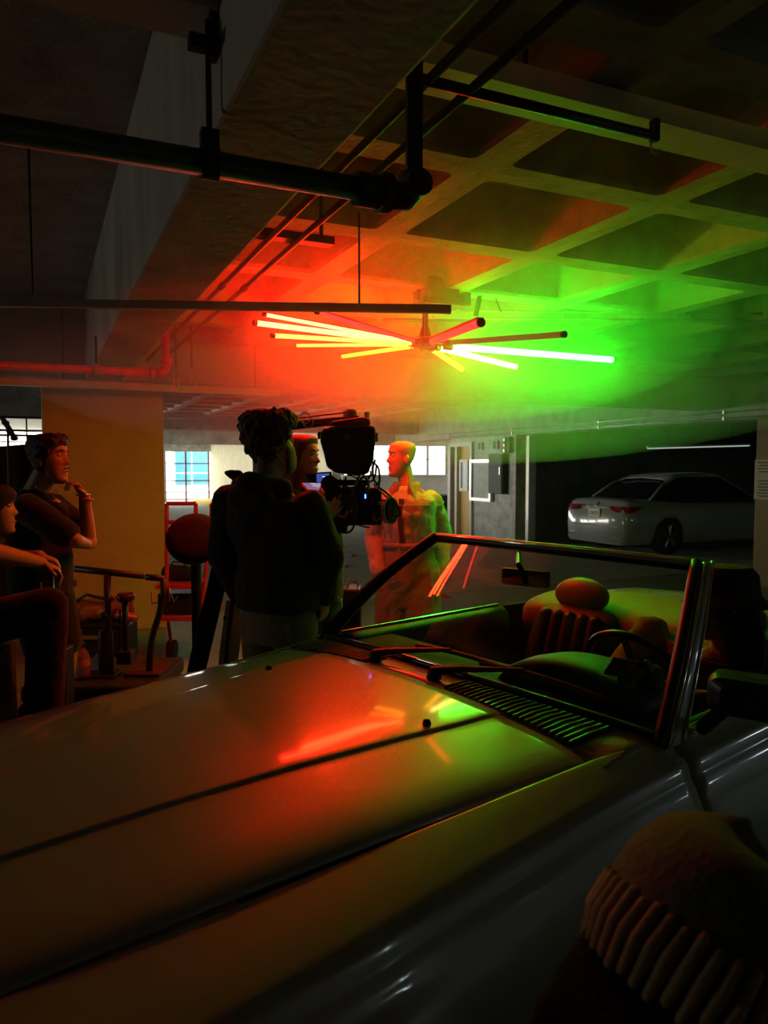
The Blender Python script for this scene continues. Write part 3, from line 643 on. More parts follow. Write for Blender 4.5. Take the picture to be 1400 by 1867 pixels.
# cowl between hood and windshield
def wbase(y): return -.255 + .115*(1-(abs(y)/.765)**2)            # x of the glass foot
def zcw(y): return .938-.055*(abs(y)/.765)**2
ys = frange(-.755, .755, 40)
m = MB(); r1 = [C(-.006, y, hoodz(0, max(-.70, min(.70, y)))-.004) for y in ys]; r2 = [C(lerp(-.006, wbase(y), .5), y, zcw(y)-.003) for y in ys]; r3 = [C(wbase(y)+.01, y, zcw(y)) for y in ys]; r4 = [C(wbase(y)-.05, y, zcw(y)-.02) for y in ys]
m.loft([r1, r2, r3, r4], closed=False); m.build('cowl_panel', PAINT, car, smooth=True, solid=.008)
for s_, lab in ((1, 'black slatted air grille on the near side of the cowl'), (-1, 'black slatted air grille on the far side of the cowl')):
    y0, y1 = .185, .655
    yy = frange(y0, y1, 12)
    g = MB(); g.loft([[C(-.018, s_*y, zcw(y)-.0035+.004) for y in yy], [C(wbase(y)+.035, s_*y, zcw(y)+.002) for y in yy]], closed=False)
    gr = g.build('cowl_grille', BLACKP, car, solid=.004, label=lab)
    for k in range(23):
        y = lerp(y0+.01, y1-.008, k/22)
        MB().tube([C(-.016, s_*y, zcw(y)+.004), C((wbase(y)+.02)*.5-.01, s_*(y+.002), zcw(y)+.008), C(wbase(y)+.035, s_*(y+.004), zcw(y)+.006)], .0048, 6).build('slat', mat('grille slat', (.10, .10, .095), .3, metal=.3), gr)
# windshield: frame and glass
HX, HZ, HY = -.735, 1.288, .60
def wtop(y): return HX + .07*(1-(abs(y)/HY)**2)
def wpt(u, v):                                   # u -1..1 across, v 0..1 up
    y0 = u*.765; y1 = u*HY; b = C(wbase(y0), y0, zcw(y0)+.004); t_ = C(wtop(y1), y1, HZ+.012*(1-u*u)); p = b.lerp(t_, v)
    bul = .025*math.sin(math.pi*v); return p + CF*bul*.6 + Vector((0, 0, bul*.5)) + CL*(u*.015*math.sin(math.pi*v))
GLASS = bpy.data.materials.new('windshield glass'); GLASS.use_nodes = True
nt = GLASS.node_tree; nt.nodes.clear(); o_ = nt.nodes.new('ShaderNodeOutputMaterial'); mx = nt.nodes.new('ShaderNodeMixShader'); tr = nt.nodes.new('ShaderNodeBsdfTransparent'); gl = nt.nodes.new('ShaderNodeBsdfGlossy'); fr_ = nt.nodes.new('ShaderNodeFresnel')
tr.inputs[0].default_value = (.80, .84, .80, 1); gl.inputs['Roughness'].default_value = .015; fr_.inputs[0].default_value = 1.5
nt.links.new(fr_.outputs[0], mx.inputs[0]); nt.links.new(tr.outputs[0], mx.inputs[1]); nt.links.new(gl.outputs[0], mx.inputs[2]); nt.links.new(mx.outputs[0], o_.inputs[0])
UU = frange(-1, 1, 32); VV = frange(0, 1, 12)
m = MB(); m.add([wpt(u, v) for v in VV for u in UU], [(i*33+k, i*33+k+1, (i+1)*33+k+1, (i+1)*33+k) for i in range(12) for k in range(32)])
wsf = thing('x', CO, None, None); bpy.data.objects.remove(wsf)
frame = MB()
frame.tube([wpt(u, .0)+Vector((0, 0, .004)) for u in UU], .013, 8)
wf_ = frame.build('windshield_frame', TRIM, car, smooth=True, label='black rubber edged windshield surround')
m.build('windshield_glass', GLASS, wf_, smooth=True)
MB().tube([wpt(u, 1.0)+Vector((0, 0, .008))-CF*.005 for u in UU], [.012]*33, 10).build('header_rail', PAINT, wf_, smooth=True)
MB().tube([wpt(u, 1.0)+Vector((0, 0, -.012))+CF*.004 for u in UU], .009, 8).build('header_seal', TRIM, wf_, smooth=True)
MB().tube([wpt(u, 1.0)+Vector((0, 0, .010))+CF*.011 for u in UU], .0045, 6).build('header_chrome', CHROME, wf_, smooth=True)
MB().tube([wpt(u, .0)+Vector((0, 0, .014))+CF*.006 for u in UU], .004, 6).build('lower_chrome', CHROME, wf_, smooth=True)
for s_ in (1, -1):
    pil = [wpt(s_, v) for v in frange(-.03, 1.02, 14)]
    MB().tube([p+CF*.012 for p in pil], [.019]*15, 10).build('pillar_seal', TRIM, wf_, smooth=True)
    rg = []
    for i, p in enumerate(pil):
        w1_ = lerp(.075, .052, i/14); o1 = CL*s_
        rg.append([p+o1*.012+CF*.005, p+o1*.026-CF*.006, p+o1*.028-CF*(w1_*.6), p+o1*.016-CF*w1_, p+o1*.0-CF*w1_, p+o1*.0])
    MB().loft(rg).build('pillar', PAINT, wf_, smooth=True, bevel=.003)
    MB().tube([p+CL*s_*.022+CF*.003 for p in pil], .005, 8).build('pillar_chrome', CHROME, wf_, smooth=True)
    MB().tube([p+CL*s_*.022-CF*lerp(.072, .05, i/14) for i, p in enumerate(pil)], .0055, 8).build('pillar_chrome', CHROME, wf_, smooth=True)
    MB().tube([p-CL*s_*.012-CF*.01 for p in pil], .016, 8).build('inner_trim', TRIM, wf_, smooth=True)
# wipers
for (y0, y1, v1) in ((-.18, .30, .10), (.11, .58, .10)):
    piv = C(-.055, y0, zcw(y0)+.004)
    wi = MB().lathe(piv, [(0, 0), (.024, 0), (.021, .02), (.014, .034), (0, .036)], n=14).build('wiper', BLACK, car, smooth=True)
    u0, u1 = y0/.765, y1/.765
    e = wpt(lerp(u0, u1, .55)+.0, v1)+CF*.035+Vector((0, 0, .03))
    MB().tube([piv+Vector((0, 0, .025)), piv.lerp(e, .3)+Vector((0, 0, .022)), e], [.016, .012, .006], 8).build('wiper_arm', BLACK, wi)
    bl = [wpt(lerp(u0+.12, u1+.06, k/10), v1+.02*math.sin(k/10*3.14)-.02)+CF*.018+Vector((0, 0, .018)) for k in range(11)]
    MB().tube(bl, .008, 8).build('wiper_blade', RUBBER, wi)
# interior tub
m = MB(); m.loft([[C(x, -.69, .80), C(x, -.69, .30), C(x, .69, .30), C(x, .69, .80)] for x in (-1.95, -.25)], closed=False)
m.quad(C(-1.95, -.69, .80), C(-1.95, .69, .80), C(-1.95, .69, .3), C(-1.95, -.69, .3)); m.quad(C(-.25, -.69, .88), C(-.25, .69, .88), C(-.25, .69, .3), C(-.25, -.69, .3))
m.build('interior_tub', LEATHER, car, recalc=False)
# dashboard
rows = []
for y in frange(-.70, .70, 36):
    x0 = wbase(y)-.03
    rows.append([C(x0, y, zcw(y)-.03), C(-.36, y, .865), C(-.48, y, .868), C(-.57, y, .866), C(-.60, y, .85), C(-.59, y, .82), C(-.55, y, .70), C(-.50, y, .60)])
m = MB(); m.loft(rows, closed=False); dash = m.build('dashboard', HIDE, car, smooth=True, solid=.01, label='dark dashboard across the cabin')
rows = []
for k in range(25):
    t_ = k/24; y = lerp(.06, .62, t_); h_ = .865+.105*max(0, math.sin(math.pi*t_))**.45
    rows.append([C(-.40, y, .86), C(-.415, y, lerp(.86, h_, .8)), C(-.435, y, h_), C(-.52, y, h_+.006), C(-.60, y, h_), C(-.605, y, h_-.02), C(-.58, y, .86)])
MB().loft(rows, closed=False).build('instrument_hood', mat('grained vinyl', (.05, .05, .05), .45, bump=.2, scale=200, var=.1), dash, smooth=True, solid=.008)
# steering wheel
sc_ = C(-.80, .36, .86); sn = (CF*-.86+Vector((0, 0, .5))).normalized(); sX = CL; sY = sn.cross(sX).normalized()
sw = MB().tube([sc_+sX*(.195*math.cos(q))+sY*(.195*math.sin(q)) for q in [k*math.pi/18 for k in range(36)]], .014, 10, closed=True).build('steering_wheel', BLACKP, car, smooth=True)
for q in (0, math.pi, -math.pi/2): MB().tube([sc_, sc_+(sX*math.cos(q)+sY*math.sin(q))*.19-sn*.0], .014, 8).build('spoke', BLACKP, sw)
MB().lathe(sc_-sn*.02, [(0, 0), (.075, 0), (.07, .03), (0, .045)], sn, 20).build('hub', LEATHER, sw); MB().tube([sc_-sn*.02, sc_-sn*.3], .03, 10).build('column', BLACKP, sw)
# seats
for s_, lab in ((1, 'near side black leather seat'), (-1, 'far side black leather seat')):
    yc = .36*s_
    st = MB().box(C(-1.10, yc, .50), .50, .50, .16, X=CF, Z=Vector((0, 0, 1))).build('seat', LEATHER, car, bevel=.05, label=lab)
    bk = []
    BX = (CF*-.30+Vector((0, 0, .95))).normalized(); BN = (CF*.95+Vector((0, 0, .30))).normalized()
    for i, t_ in enumerate(frange(0, 1, 8)):
        w_ = interp([(0, .24), (.6, .25), (.85, .235), (1, .19)], t_); th = interp([(0, .075), (.7, .06), (1, .035)], t_); c = C(-1.33, yc, .50)+BX*(.44*t_)
        bk.append([c+CL*(w_*math.cos(q)*abs(math.cos(q))**-.35 if abs(math.cos(q)) > .01 else 0)+BN*(th*math.sin(q)) for q in [k*math.pi/10+.01 for k in range(20)]])
    MB().loft(bk).build('backrest', LEATHER, st, smooth=True)
    for k in range(5):      # padded flutes
        y = (-.14+.07*k); c = C(-1.33, yc, .50)+BN*.055
        MB().cap(c+CL*y+BX*.06, .036, c+CL*y+BX*.38, .033).build('flute', LEATHER, st, smooth=True)
    hc = C(-1.33, yc, .50)+BX*.505
    MB().ell(hc, .055, .15, .085, X=BN, Z=BX, n=28, m=16).build('headrest', mat('beige grey leather', (.16, .145, .11), .4, bump=.1, scale=120, var=.1), st, smooth=True)
    for y in (-.05, .05): MB().tube([C(-1.33, yc+y, .50)+BX*.40, hc+CL*y], .006, 8).build('headrest_post', CHROME, st)
MB().box(C(-.95, 0, .50), .8, .16, .30, X=CF).build('centre_console', HIDE, car, bevel=.03)
MB().tube([C(-.75, 0, .64), C(-.77, 0, .74)], .01, 8).build('gear_lever', CHROME, car)
# rear-view mirror
mp_ = P(958, 1053, 2.62)
mi = MB().ell(mp_, .022, .095, .038, X=CF, n=20, m=10)
mv = MB().box(mp_, .03, .185, .062, X=(CF*1+CL*.25)).build('rear_view_mirror', BLACKP, car, bevel=.012)
MB().tube([mp_, mp_+CF*.04+Vector((0, 0, .05)), wpt(-.06, .93)], .009, 8).build('mirror_stalk', BLACKP, mv)
MB().box(mp_-CF*.017+CL*-.004, .004, .172, .052, X=(CF*1+CL*.25)).build('mirror_glass', CHROME, mv)
# side mirror on the near door
sm_ = P(1368, 1268, 1.84)
def rrect(c, X, Z, hx, hz, r, n=5):
    out = []
    for cx, cz, a0 in ((1, 1, 0), (-1, 1, 90), (-1, -1, 180), (1, -1, 270)):
        for i in range(n+1):
            a = math.radians(a0+90*i/n); out.append(c+X*((hx-r)*cx+r*math.cos(a))+Z*((hz-r)*cz+r*math.sin(a)))
    return out
Zu = Vector((0, 0, 1)); mX = (CL*.97+CF*-.25).normalized(); mN = Zu.cross(mX).normalized()
if mN.dot(CF) < 0: mN = -mN
sm = MB().loft([rrect(sm_+mN*d, mX, Zu, .098*f, .052*f, .03*f) for d, f in ((-.03, .96), (-.025, 1), (.02, 1), (.05, .9), (.065, .6))]).build('side_mirror', BLACKP, car, smooth=False, bevel=.004)
MB().loft([rrect(sm_-mN*.031, mX, Zu, .088, .043, .025), rrect(sm_-mN*.034, mX, Zu, .088, .043, .025)]).build('mirror_glass', CHROME, sm)
MB().tube([sm_+mN*.01-CL*.05-Zu*.03, C(-.39, .80, .895)], .02, 10).build('mirror_foot', BLACKP, sm)
MB().box(C(-.395, .79, .895), .10, .03, .016, X=CF).build('mirror_base', CHROME, sm, bevel=.005)
# ================================================================== PEOPLE
Z3 = Vector((0, 0, 1))
def skin(name, col): return mat(name, col, .5, var=.08, scale=25, bump=.08, bscale=140, spec=.4)
SK_TAN = skin('tan skin', (.42, .24, .15)); SK_LIGHT = skin('light skin', (.66, .46, .36)); SK_BROWN = skin('brown skin', (.36, .21, .13))
HAIR_K = mat('black hair', (.012, .009, .008), .55, var=.4, scale=60, bump=.5, bscale=120)
HAIR_B = mat('brown curly hair', (.05, .024, .015), .6, var=.4, scale=60, bump=.5, bscale=120)
HAIR_A = mat('auburn hair', (.16, .05, .025), .5, var=.4, scale=40, bump=.4, bscale=120, stretch=(3, 3, .4))
HAIR_S = mat('shaved blond stubble', (.60, .42, .31), .6, var=.15, scale=200, bump=.2, bscale=400)
EYE_W = mat('eye white', (.6, .58, .55), .2); EYE_K = mat('dark iris', (.02, .012, .01), .15)
LIP = mat('lips', (.40, .16, .13), .45)
HSL = [(-.118, .070, .030, .016), (-.110, .084, .005, .032), (-.098, .091, -.015, .043), (-.080, .090, -.030, .052), (-.062, .089, -.040, .058), (-.045, .090, -.052, .062), (-.025, .090, -.064, .066),
       (-.005, .089, -.076, .070), (.015, .087, -.086, .073), (.035, .086, -.092, .0745), (.055, .091, -.097, .0765), (.075, .089, -.098, .077), (.092, .080, -.093, .073), (.106, .064, -.080, .063), (.116, .040, -.056, .044), (.121, .012, -.024, .018)]
def head_parts(m, c, Fd, Up=Z3, s=1.0, nose=1.0, ears=True):
    """adds head surface; c = centre of head, Fd = facing"""
    Up = Vector(Up).normalized(); Fd = Vector(Fd); Fd = (Fd-Up*Fd.dot(Up)).normalized(); Ld = Up.cross(Fd); c = Vector(c)
    NZ, NA = 56, 64; rings = []
    def tab(i, z): return interp([(r[0], r[i]) for r in HSL], z)
    for i in range(NZ+1):
        z = -.118+.239*(i/NZ); f, b, h_ = tab(1, z), tab(2, z), tab(3, z); cx, rx = (f+b)/2, (f-b)/2; ring = []
        for k in range(NA):
            a = 2*math.pi*k/NA; ca, sa = math.cos(a), math.sin(a)
            x = cx+rx*ca; y = h_*sa
            if ca > 0:
                g = lambda y0, z0, sy, sz: math.exp(-((y-y0)/sy)**2-((z-z0)/sz)**2)
                np = 0
                if z < .045: np = max(0, (.045-z)/.06) if z > -.014 else max(0, 1-(-.014-z)/.012)
                np = min(1, np); wn = .008+.010*np
                x += nose*.027*np**1.2*math.exp(-(y/wn)**2)*ca
                for e in (-1, 1):
                    x -= .012*g(e*.031, .028, .014, .011)*ca
                    x += .006*g(e*.045, -.002, .018, .016)*ca
                    x += .006*g(e*.028, .051, .022, .008)*ca
                x += .008*g(0, -.052, .022, .0055)*ca + .007*g(0, -.067, .019, .0055)*ca - .005*g(0, -.0595, .024, .003)*ca - .004*g(0, -.083, .025, .006)*ca + .007*g(0, -.102, .018, .011)*ca
            ring.append(c+(Fd*x+Ld*y+Up*z)*s)
        rings.append(ring)
    m.loft(rings)
    if ears:
        for e in (-1, 1):
            q = c+(Ld*(.076*e)+Fd*-.008+Up*.002)*s
            m.ell(q, .018*s, .009*s, .031*s, X=(Fd+Ld*e*-.35), Z=Up, n=14, m=8); m.ell(q-Up*.02*s+Fd*.002, .010*s, .008*s, .014*s, X=Fd, Z=Up, n=10, m=6)
    return Fd, Ld, Up
def face_details(par, c, Fd, Ld, Up, s, hairm, brow=True):
    for e in (-1, 1):
        q = c+(Fd*.0715+Ld*(.031*e)+Up*.028)*s
        ey = MB().ell(q, .0115*s, .0125*s, .0105*s, X=Fd, Z=Up, n=14, m=8).build('eye', EYE_W, par, smooth=True)
        MB().ell(q+Fd*.0075*s, .0050*s, .0060*s, .0060*s, X=Fd, Z=Up, n=12, m=8).build('iris', EYE_K, ey, smooth=True)
        if brow: MB().chain([c+(Fd*fx+Ld*(ly*e)+Up*uz)*s for fx, ly, uz in ((.0915, .014, .049), (.0875, .030, .054), (.0755, .046, .050))], [.0035*s, .0042*s, .002*s], 8).build('eyebrow', hairm, par, smooth=True)
    MB().chain([c+(Fd*fx+Ld*ly+Up*-.0535)*s for fx, ly in ((.0865, -.022), (.0965, 0), (.0865, .022))], [.0022*s, .0052*s, .0022*s], 8).build('lips', LIP, par, smooth=True)
def hand_parts(m, wr, D, N, side, curl=.35, s=1.0, spread=.06, thumb=.6):
    """wr wrist, D direction of the fingers, N palm normal (fingers curl to it), side +1: thumb lies on D x N side"""
    D = Vector(D).normalized(); N = Vector(N); N = (N-D*N.dot(D)).normalized(); Sx = D.cross(N)*side; wr = Vector(wr)
    m.ell(wr+D*.045*s, .055*s, .040*s, .017*s, X=D, Z=N, n=16, m=8)
    for k, (o, L) in enumerate(((.028, .074), (.009, .084), (-.010, .078), (-.028, .062))):
        p = wr+D*.078*s+Sx*o*s; a = spread*(1.5-k); d = (D*math.cos(a)+Sx*math.sin(a)).normalized(); m.cap(wr+D*.03*s+Sx*o*.8*s, .0105*s, p, .0098*s, 8, 3)
        ang = 0; r = .0088*s
        for j, fr in enumerate((.46, .31, .23)):
            ang += curl*(1, 1.25, .9)[j]; dd = d*math.cos(ang)+N*math.sin(ang); q = p+dd*L*fr*s; m.cap(p, r, q, r*.93, 8, 3); p = q; r *= .93
    p = wr+D*.022*s+Sx*.026*s; d = (D*.62+Sx*.62+N*.48*thumb).normalized()
    q = p+d*.042*s; m.cap(wr+D*.018*s, .014*s, p, .0125*s, 8, 3); m.cap(p, .0125*s, q, .0108*s, 8, 3); d2 = (d*.72+D*.55+N*.35*thumb).normalized(); m.cap(q, .0105*s, q+d2*.032*s, .009*s, 8, 3)
def torso_rings(m, pts, n=22):
    """pts: (centre, half depth, half width, facing, left)"""
    rings = []
    for c, dx, dy, fx, ly in pts: rings.append([c+fx*(dx*math.cos(q))+ly*(dy*math.sin(q)) for q in [2*math.pi*k/n for k in range(n)]])
    m.loft(rings); return m
class Person:
    def __init__(s, name_label, cat, loc, skinm, group=None):
        s.t = thing('person', loc, name_label, cat, group); s.skin = skinm; s.b = MB()
    def head(s, c, Fd, Up=Z3, sc=1.0, **k):
        s.hc = Vector(c); s.hs = sc; s.F, s.L, s.U = head_parts(s.b, c, Fd, Up, sc, **k)
    def neck(s, base, r=.058): s.b.cap(Vector(base), r*1.1, s.hc-s.U*.055*s.hs-s.F*.02, r*.93)
    def body(s, vox=.0055):
        s.body_o = s.b.build('body', s.skin, s.t, voxel=vox, sm=2); return s.body_o
    def at(s, f, l, u): return s.hc+(s.F*f+s.L*l+s.U*u)*s.hs
def limb(m, pts, rs): m.chain(pts, rs); return m
def hair_cap(m, ps, thick=.012, front=.055, low=-.02, back_low=-.06, seed=1, bumps=0, br=.012, side=.0):
    """hair that hugs the skull of a Person above a hairline"""
    rnd = random.Random(seed); c, Fd, Ld, Up, s = ps.hc, ps.F, ps.L, ps.U, ps.hs
    def surf(z, a, t):
        f, b, h_ = (interp([(r[0], r[i]) for r in HSL], z) for i in (1, 2, 3)); x = (f+b)/2+((f-b)/2+t)*math.cos(a); y = (h_+t)*math.sin(a); return c+(Fd*x+Ld*y+Up*(z+t*max(0, z)/.121))*s
    rings = []
    for i in range(17):
        ring = []
        for k in range(40):
            a = 2*math.pi*k/40; q = .5+.5*math.cos(a)          # 1 at the front
            line = lerp(back_low, lerp(low, front, sstep(q, .62, .95)), sstep(q, .12, .62))
            z = lerp(line, .1205, (i/16)**.8); ring.append(surf(z, a, thick*(.35+.65*sstep(i/16, 0, .25))))
        rings.append(ring)
    rings.append([c+Up*.121*s+(p-c-Up*.121*s)*.3+Up*thick*.5*s for p in rings[-1]])
    inner = [[lerp(p, c+Up*.02*s, .16) for p in r] for r in rings[::-1]]
    m.loft(rings+inner)
    for _ in range(bumps):
        a = rnd.uniform(0, 2*math.pi); q = .5+.5*math.cos(a); line = lerp(back_low, lerp(low, front, sstep(q, .62, .95)), sstep(q, .12, .62)); z = lerp(line+.008, .118, rnd.random()**.7)
        r = br*rnd.uniform(.7, 1.35); m.ell(surf(z, a, thick*rnd.uniform(.4, 1.1)), r*s, r*s, r*s, n=8, m=6)

# ---------------------------------------------------------------- standing man in black T-shirt, hand on chin (far left)
D1 = 4.2
p = Person('man in black T-shirt and shorts with hand on chin, beside the left column', 'person', P(85, 1400, D1)*Vector((1, 1, 0)) if False else Vector((P(85, 1000, D1).x, D1, 0)), SK_BROWN)
p.head(P(90, 840, D1), (1, -.12, -.05), sc=1.10); nb = P(66, 900, D1+.02); p.neck(nb, .068)
F1 = Vector((.92, -.38, 0)).normalized(); L1 = Z3.cross(F1); pel = Vector((P(72, 1070, D1).x, D1+.02, .92)); ch = P(70, 960, D1)
shn = P(52, 928, D1-.16); shf = P(95, 922, D1+.20)
eln, wrn = P(136, 985, D1-.20), P(158, 992, D1+.06); elf, wrf = P(160, 972, D1+.10), P(154, 905, D1+.03)
torso_rings(p.b, [(pel-Z3*.02, .10, .15, F1, L1), (pel+Z3*.15, .10, .14, F1, L1), (ch, .11, .16, F1, L1), (ch+Z3*.14, .08, .15, F1, L1), (nb, .055, .06, F1, L1)])
limb(p.b, [shn, eln, wrn], [.055, .043, .03]); limb(p.b, [shf, elf, wrf], [.055, .045, .031])
hand_parts(p.b, wrf, (P(134, 876, D1-.02)-wrf), (-.6, -.6, -.5), 1, curl=.75, s=1.05)
hand_parts(p.b, wrn, (.2, .9, .1), (-.9, .1, 0), 1, curl=.5)
for e in (1, -1):
    hp = pel+L1*.09*e; kn = Vector((hp.x+.07, hp.y, .50)); an = Vector((hp.x+.02, hp.y, .08)); limb(p.b, [hp, kn, an], [.085, .058, .04]); limb(p.b, [an-Z3*.03, an-Z3*.04+F1*.16], [.04, .03])
p.body(); face_details(p.body_o, p.hc, p.F, p.L, p.U, p.hs, HAIR_K)
m = MB(); hair_cap(m, p, .017, .078, .012, -.105, 3, 240, .008); 
for k in range(60):
    q = p.at(.03+.05*random.random()-.05*random.random(), .05*(random.random()-.5)*2, .120+.014*random.random()); m.ell(q, .011, .011, .009, n=8, m=6)
m.build('hair', HAIR_K, p.t, voxel=.006, sm=1)
m = MB(); m.chain([p.at(.095, -.026, -.040), p.at(.103, 0, -.037), p.at(.095, .026, -.040)], [.003, .0045, .003], 8); m.build('moustache', HAIR_K, p.t, smooth=True)
TEE = fabric('black cotton', (.012, .012, .012))
m = MB(); torso_rings(m, [(pel-Z3*.05, .155, .185, F1, L1), (pel+Z3*.10, .165, .185, F1, L1), (pel+Z3*.22, .155, .18, F1, L1), (ch, .15, .195, F1, L1), (ch+Z3*.12, .11, .18, F1, L1), (nb-Z3*.04, .095, .11, F1, L1), (nb+Z3*.03-F1*.012, .088, .084, F1, L1)])
limb(m, [shn, shn.lerp(eln, .78)], [.085, .082]); limb(m, [shf, shf.lerp(elf, .6)], [.08, .075]); m.build('t_shirt', TEE, p.t, voxel=.009, sm=4, disp=(.012, .06))
m = MB(); torso_rings(m, [(pel-Z3*.10, .13, .18, F1, L1), (pel+Z3*.06, .13, .17, F1, L1)])
for e in (1, -1): hp = pel+L1*.09*e; limb(m, [hp, Vector((hp.x+.06, hp.y, .58))], [.105, .095])
m.build('shorts', fabric('black twill', (.014, .014, .015)), p.t, voxel=.010, sm=4, disp=(.01, .07))
for e in (1, -1): hp = pel+L1*.09*e; MB().ell(Vector((hp.x+.02, hp.y, .048))+F1*.06, .145, .05, .05, X=F1).build('shoe', RUBBER, p.t, smooth=True)
MB().tube([wrf+(P(134, 876, D1)-wrf).normalized()*-.02+Vector((.034*math.cos(q), .034*math.sin(q), .0)) for q in [k*math.pi/8 for k in range(16)]], .006, 8, closed=True).build('bracelet', mat('red bracelet', (.6, .03, .03), .3), p.t, smooth=True)
MB().tube([wrf+(P(134, 876, D1)-wrf).normalized()*.012+Vector((.033*math.cos(q), .033*math.sin(q), .0)) for q in [k*math.pi/8 for k in range(16)]], .007, 8, closed=True).build('wristwatch', STEEL, p.t, smooth=True)
MB().tube([p.hc+p.F*-.02+Vector((.062*math.cos(q), .070*math.sin(q), -.135-.05*(.5+.5*math.cos(q)))) for q in [k*math.pi/10 for k in range(20)]], .003, 6, closed=True).build('necklace', STEEL, p.t, smooth=True)

# ---------------------------------------------------------------- seated dolly operator at the left edge
D0 = 3.62
pel = P(-75, 1140, D0+.02); base = Vector((pel.x, pel.y, 0))
p = Person('seated crew member cut off by the left edge, forearm resting on the dolly handle', 'person', base, SK_TAN)
F0 = Vector((.97, .2, 0)).normalized(); L0 = Z3.cross(F0); ch = P(-62, 1010, D0+.08); nb = P(-32, 968, D0+.10)
p.head(P(-10, 932, D0+.12), (1, .25, -.1), sc=1.0); p.neck(nb, .056)
shn, shf = P(-60, 990, D0-.08), P(-45, 985, D0+.26); eln, wrn = P(-22, 1005, D0-.10), P(74, 1026, D0+.16); elf, wrf = P(12, 1020, D0+.26), P(72, 1014, D0+.24)
torso_rings(p.b, [(pel, .11, .16, F0, L0), (ch, .11, .15, F0, L0), (nb-Z3*.03, .08, .13, F0, L0), (nb, .055, .06, F0, L0)])
limb(p.b, [shn, eln, wrn], [.06, .052, .034]); limb(p.b, [shf, elf, wrf], [.055, .046, .032])
hand_parts(p.b, wrn, P(112, 1042, D0+.20)-wrn, (0, -.1, -1), -1, curl=.6, s=1.1); hand_parts(p.b, wrf, P(112, 1026, D0+.28)-wrf, (0, 0, -1), 1, curl=.6)
kns = []
for e, (kx, ky) in ((1, (84, 1112)), (-1, (88, 1106))):
    hp = pel+L0*.10*e-Z3*.02; kn = P(kx, ky, D0+(.14 if e > 0 else -.04)); an = Vector((kn.x-.05, kn.y, .10)); limb(p.b, [hp, kn, an], [.09, .062, .042]); limb(p.b, [an-Z3*.04, an-Z3*.05+F0*.15], [.04, .03]); kns.append((hp, kn, an))
p.body(.007); face_details(p.body_o, p.hc, p.F, p.L, p.U, p.hs, HAIR_K)
m = MB(); hair_cap(m, p, .016, .05, -.01, -.07, 5); m.build('cap', mat('black cap cloth', (.012, .012, .014), .8), p.t, voxel=.007, sm=2)
m = MB(); torso_rings(m, [(pel-Z3*.02, .15, .19, F0, L0), (pel.lerp(ch, .5), .15, .18, F0, L0), (ch, .145, .185, F0, L0), (nb-Z3*.05, .10, .15, F0, L0), (nb-Z3*.012, .065, .07, F0, L0)])
limb(m, [shn, shn.lerp(eln, .7)], [.085, .08]); limb(m, [shf, shf.lerp(elf, .6)], [.085, .08]); m.build('t_shirt', TEE, p.t, voxel=.010, sm=4, disp=(.012, .06))
m = MB()
torso_rings(m, [(pel-Z3*.10, .13, .19, F0, L0), (pel+Z3*.05, .14, .18, F0, L0)])
for hp, kn, an in kns: limb(m, [hp, kn, an+Z3*.02], [.125, .095, .085])
m.build('trousers', fabric('black work trousers', (.010, .010, .011)), p.t, voxel=.011, sm=4, disp=(.014, .08))
for hp, kn, an in kns: MB().ell(Vector((an.x, an.y, .055))+F0*.06, .145, .05, .055, X=F0).build('shoe', RUBBER, p.t, smooth=True)
st = thing('apple_box', base, 'dark wooden box seat under the seated crew member at the left edge', 'box')
MB().box(base+Vector((0, 0, (pel.z-.13)/2)), .42, .36, pel.z-.13, X=F0).build('box', mat('dark stained plywood', (.05, .03, .02), .6, var=.2, scale=8), st, bevel=.01)
for e in (1, -1): MB().box(base+Vector((0, 0, (pel.z-.13)*.6))-L0*.18*e, .12, .01, .03, X=F0).build('grip_hole', BLACK, st)

# ---------------------------------------------------------------- tall man seen from behind, black jacket
D2 = 3.4
base = Vector((P(508, 1000, D2).x, D2, 0))
p = Person('tall curly haired man seen from behind in black hooded jacket and face mask', 'person', base, SK_BROWN)
F2 = Vector((.50, .86, 0)).normalized(); L2 = Z3.cross(F2)
p.head(P(492, 812, D2), (.80, .58, .02), sc=1.12); nb = P(488, 880, D2); p.neck(nb, .064)
pel = P(508, 1105, D2); ch = P(492, 960, D2)
shl, shr = P(418, 915, D2+.10), P(566, 925, D2-.08)
ell_, wrl = P(408, 1010, D2+.02), P(440, 1085, D2+.22); elr, wrr = P(598, 1015, D2-.10), P(592, 1085, D2-.02)
torso_rings(p.b, [(pel, .11, .16, F2, L2), (pel+Z3*.16, .10, .15, F2, L2), (ch, .12, .17, F2, L2), (nb-Z3*.06, .08, .15, F2, L2), (nb, .06, .065, F2, L2)])
limb(p.b, [shl, ell_, wrl], [.055, .045, .032]); limb(p.b, [shr, elr, wrr], [.055, .045, .032])
hand_parts(p.b, wrr, (-.05, .05, -1), (-.8, .3, 0), 1, curl=.55, s=1.12); hand_parts(p.b, wrl, (.5, .5, -.6), (0, .3, 1), -1, curl=.4)
LG2 = []
for e in (1, -1):
    hp = pel+L2*.095*e-Z3*.04; kn = Vector((hp.x, hp.y+.03, .52)); an = Vector((hp.x, hp.y, .09)); limb(p.b, [hp, kn, an], [.09, .062, .045]); limb(p.b, [an-Z3*.04, an-Z3*.05+F2*.16], [.042, .03]); LG2.append((hp, kn, an))
p.body(); face_details(p.body_o, p.hc, p.F, p.L, p.U, p.hs, HAIR_B)
m = MB(); hair_cap(m, p, .026, .07, .0, -.085, 11, 620, .0105); m.build('hair', HAIR_B, p.t, voxel=.0045, sm=0)
MASK = mat('grey face mask', (.16, .15, .14), .8, bump=.2, scale=60, var=.1)
